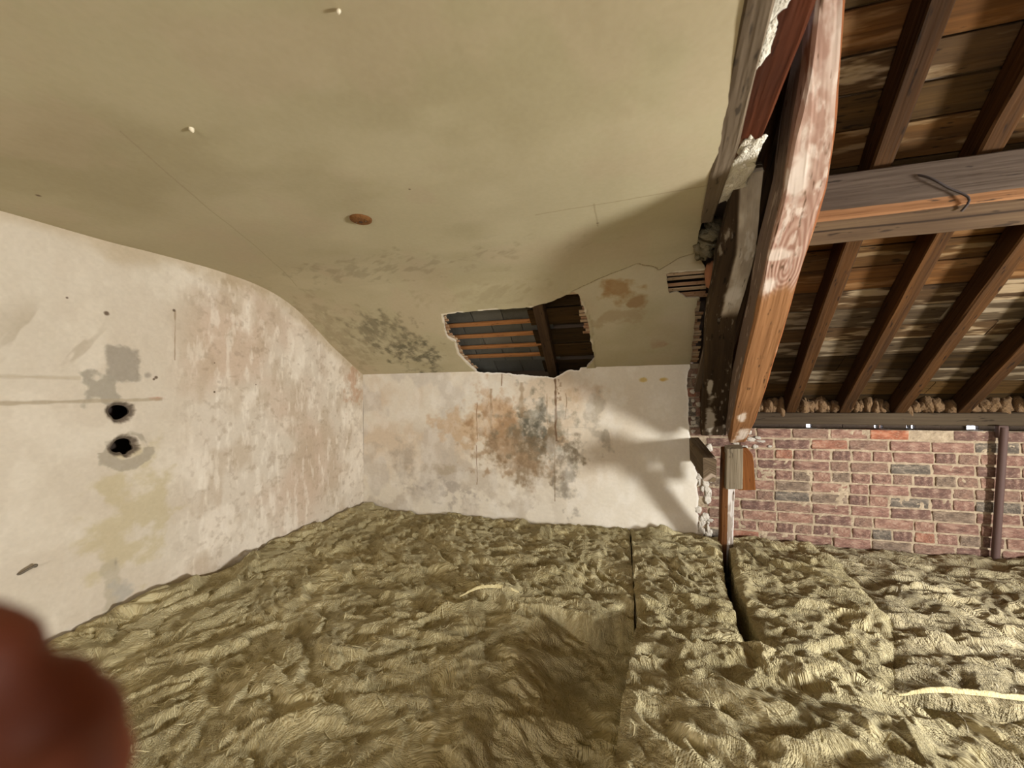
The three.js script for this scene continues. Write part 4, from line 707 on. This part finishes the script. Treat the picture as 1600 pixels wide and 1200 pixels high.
  const cv2 = new THREE.CatmullRomCurve3([q([0.205, -0.262, -0.037]), q([0.25, -0.38, -0.13]), q([0.3, -0.5, -0.25])]);
  mesh('sleeve', new THREE.TubeGeometry(cv2, 20, 0.045, 20), mat({ color: 0x2a2c30 }), hand);  // sleeve of the added second hand
  const ph = new RoundedBoxGeometry(0.16, 0.078, 0.008, 3, 0.0038); ph.translate(-0.066, -0.032, 0.0085); ph.applyMatrix4(camera.matrixWorld);  // unseen phone, added to keep rear light off the fingers
  tag(mesh('phone', ph, mat({ color: 0x1c1c1e, roughness: 0.4 })), 'black phone added unseen behind the lens to shade the fingers', 'phone');
}

// ---------------------------------------------------------------- rest of the shell, out of frame
struct(mesh('floor', box(6.2, 0.12, 7.0, 0.5, -0.06, 0), mat({ map: M.darkWood.map, color: 0x9a8a78 })));
{ // right gable with its window opening
  const W = GABLE_WINDOW, sh = new THREE.Shape([[-3.5, 0], [3.5, 0], [3.5, 1.2], [0, 4.2], [-3.5, 1.2]].map((p) => new THREE.Vector2(...p)));
  const h = new THREE.Path([[W.z - W.w / 2, W.y - W.h / 2], [W.z + W.w / 2, W.y - W.h / 2], [W.z + W.w / 2, W.y + W.h / 2], [W.z - W.w / 2, W.y + W.h / 2]].map((p) => new THREE.Vector2(...p))); sh.holes.push(h);
  const g = new THREE.ExtrudeGeometry(sh, { depth: 0.25, bevelEnabled: false }); g.rotateY(-Math.PI / 2); g.translate(3.65, 0, 0); struct(mesh('wall_right', g, mat({ color: 0x8a6a5c })));
}
{ // rear knee wall with the opening added for fill light
  const W = ADDED_REAR_WINDOW, sh = new THREE.Shape([[-2.7, 0], [3.6, 0], [3.6, 2.0], [-2.7, 2.0]].map((p) => new THREE.Vector2(...p)));
  const h = new THREE.Path([[W.x - W.w / 2, W.y - W.h / 2], [W.x + W.w / 2, W.y - W.h / 2], [W.x + W.w / 2, W.y + W.h / 2], [W.x - W.w / 2, W.y + W.h / 2]].map((p) => new THREE.Vector2(...p))); sh.holes.push(h);
  const g = new THREE.ExtrudeGeometry(sh, { depth: 0.2, bevelEnabled: false }); g.translate(0, 0, 3.2); struct(mesh('wall_rear', g, M.plain));
  struct(mesh('ridge', box(6.4, 0.8, 0.5, 0.5, 3.9, 0.05), mat({ color: 0x5a4430 })));
  const r = box(6.4, 0.04, 4.6, 0, 0, 0); r.rotateX(rt); r.translate(0.5, 2.68, 1.75); struct(mesh('roof_rear', r, mat({ color: 0x6e5236 })));
}

renderer.render(scene, camera);
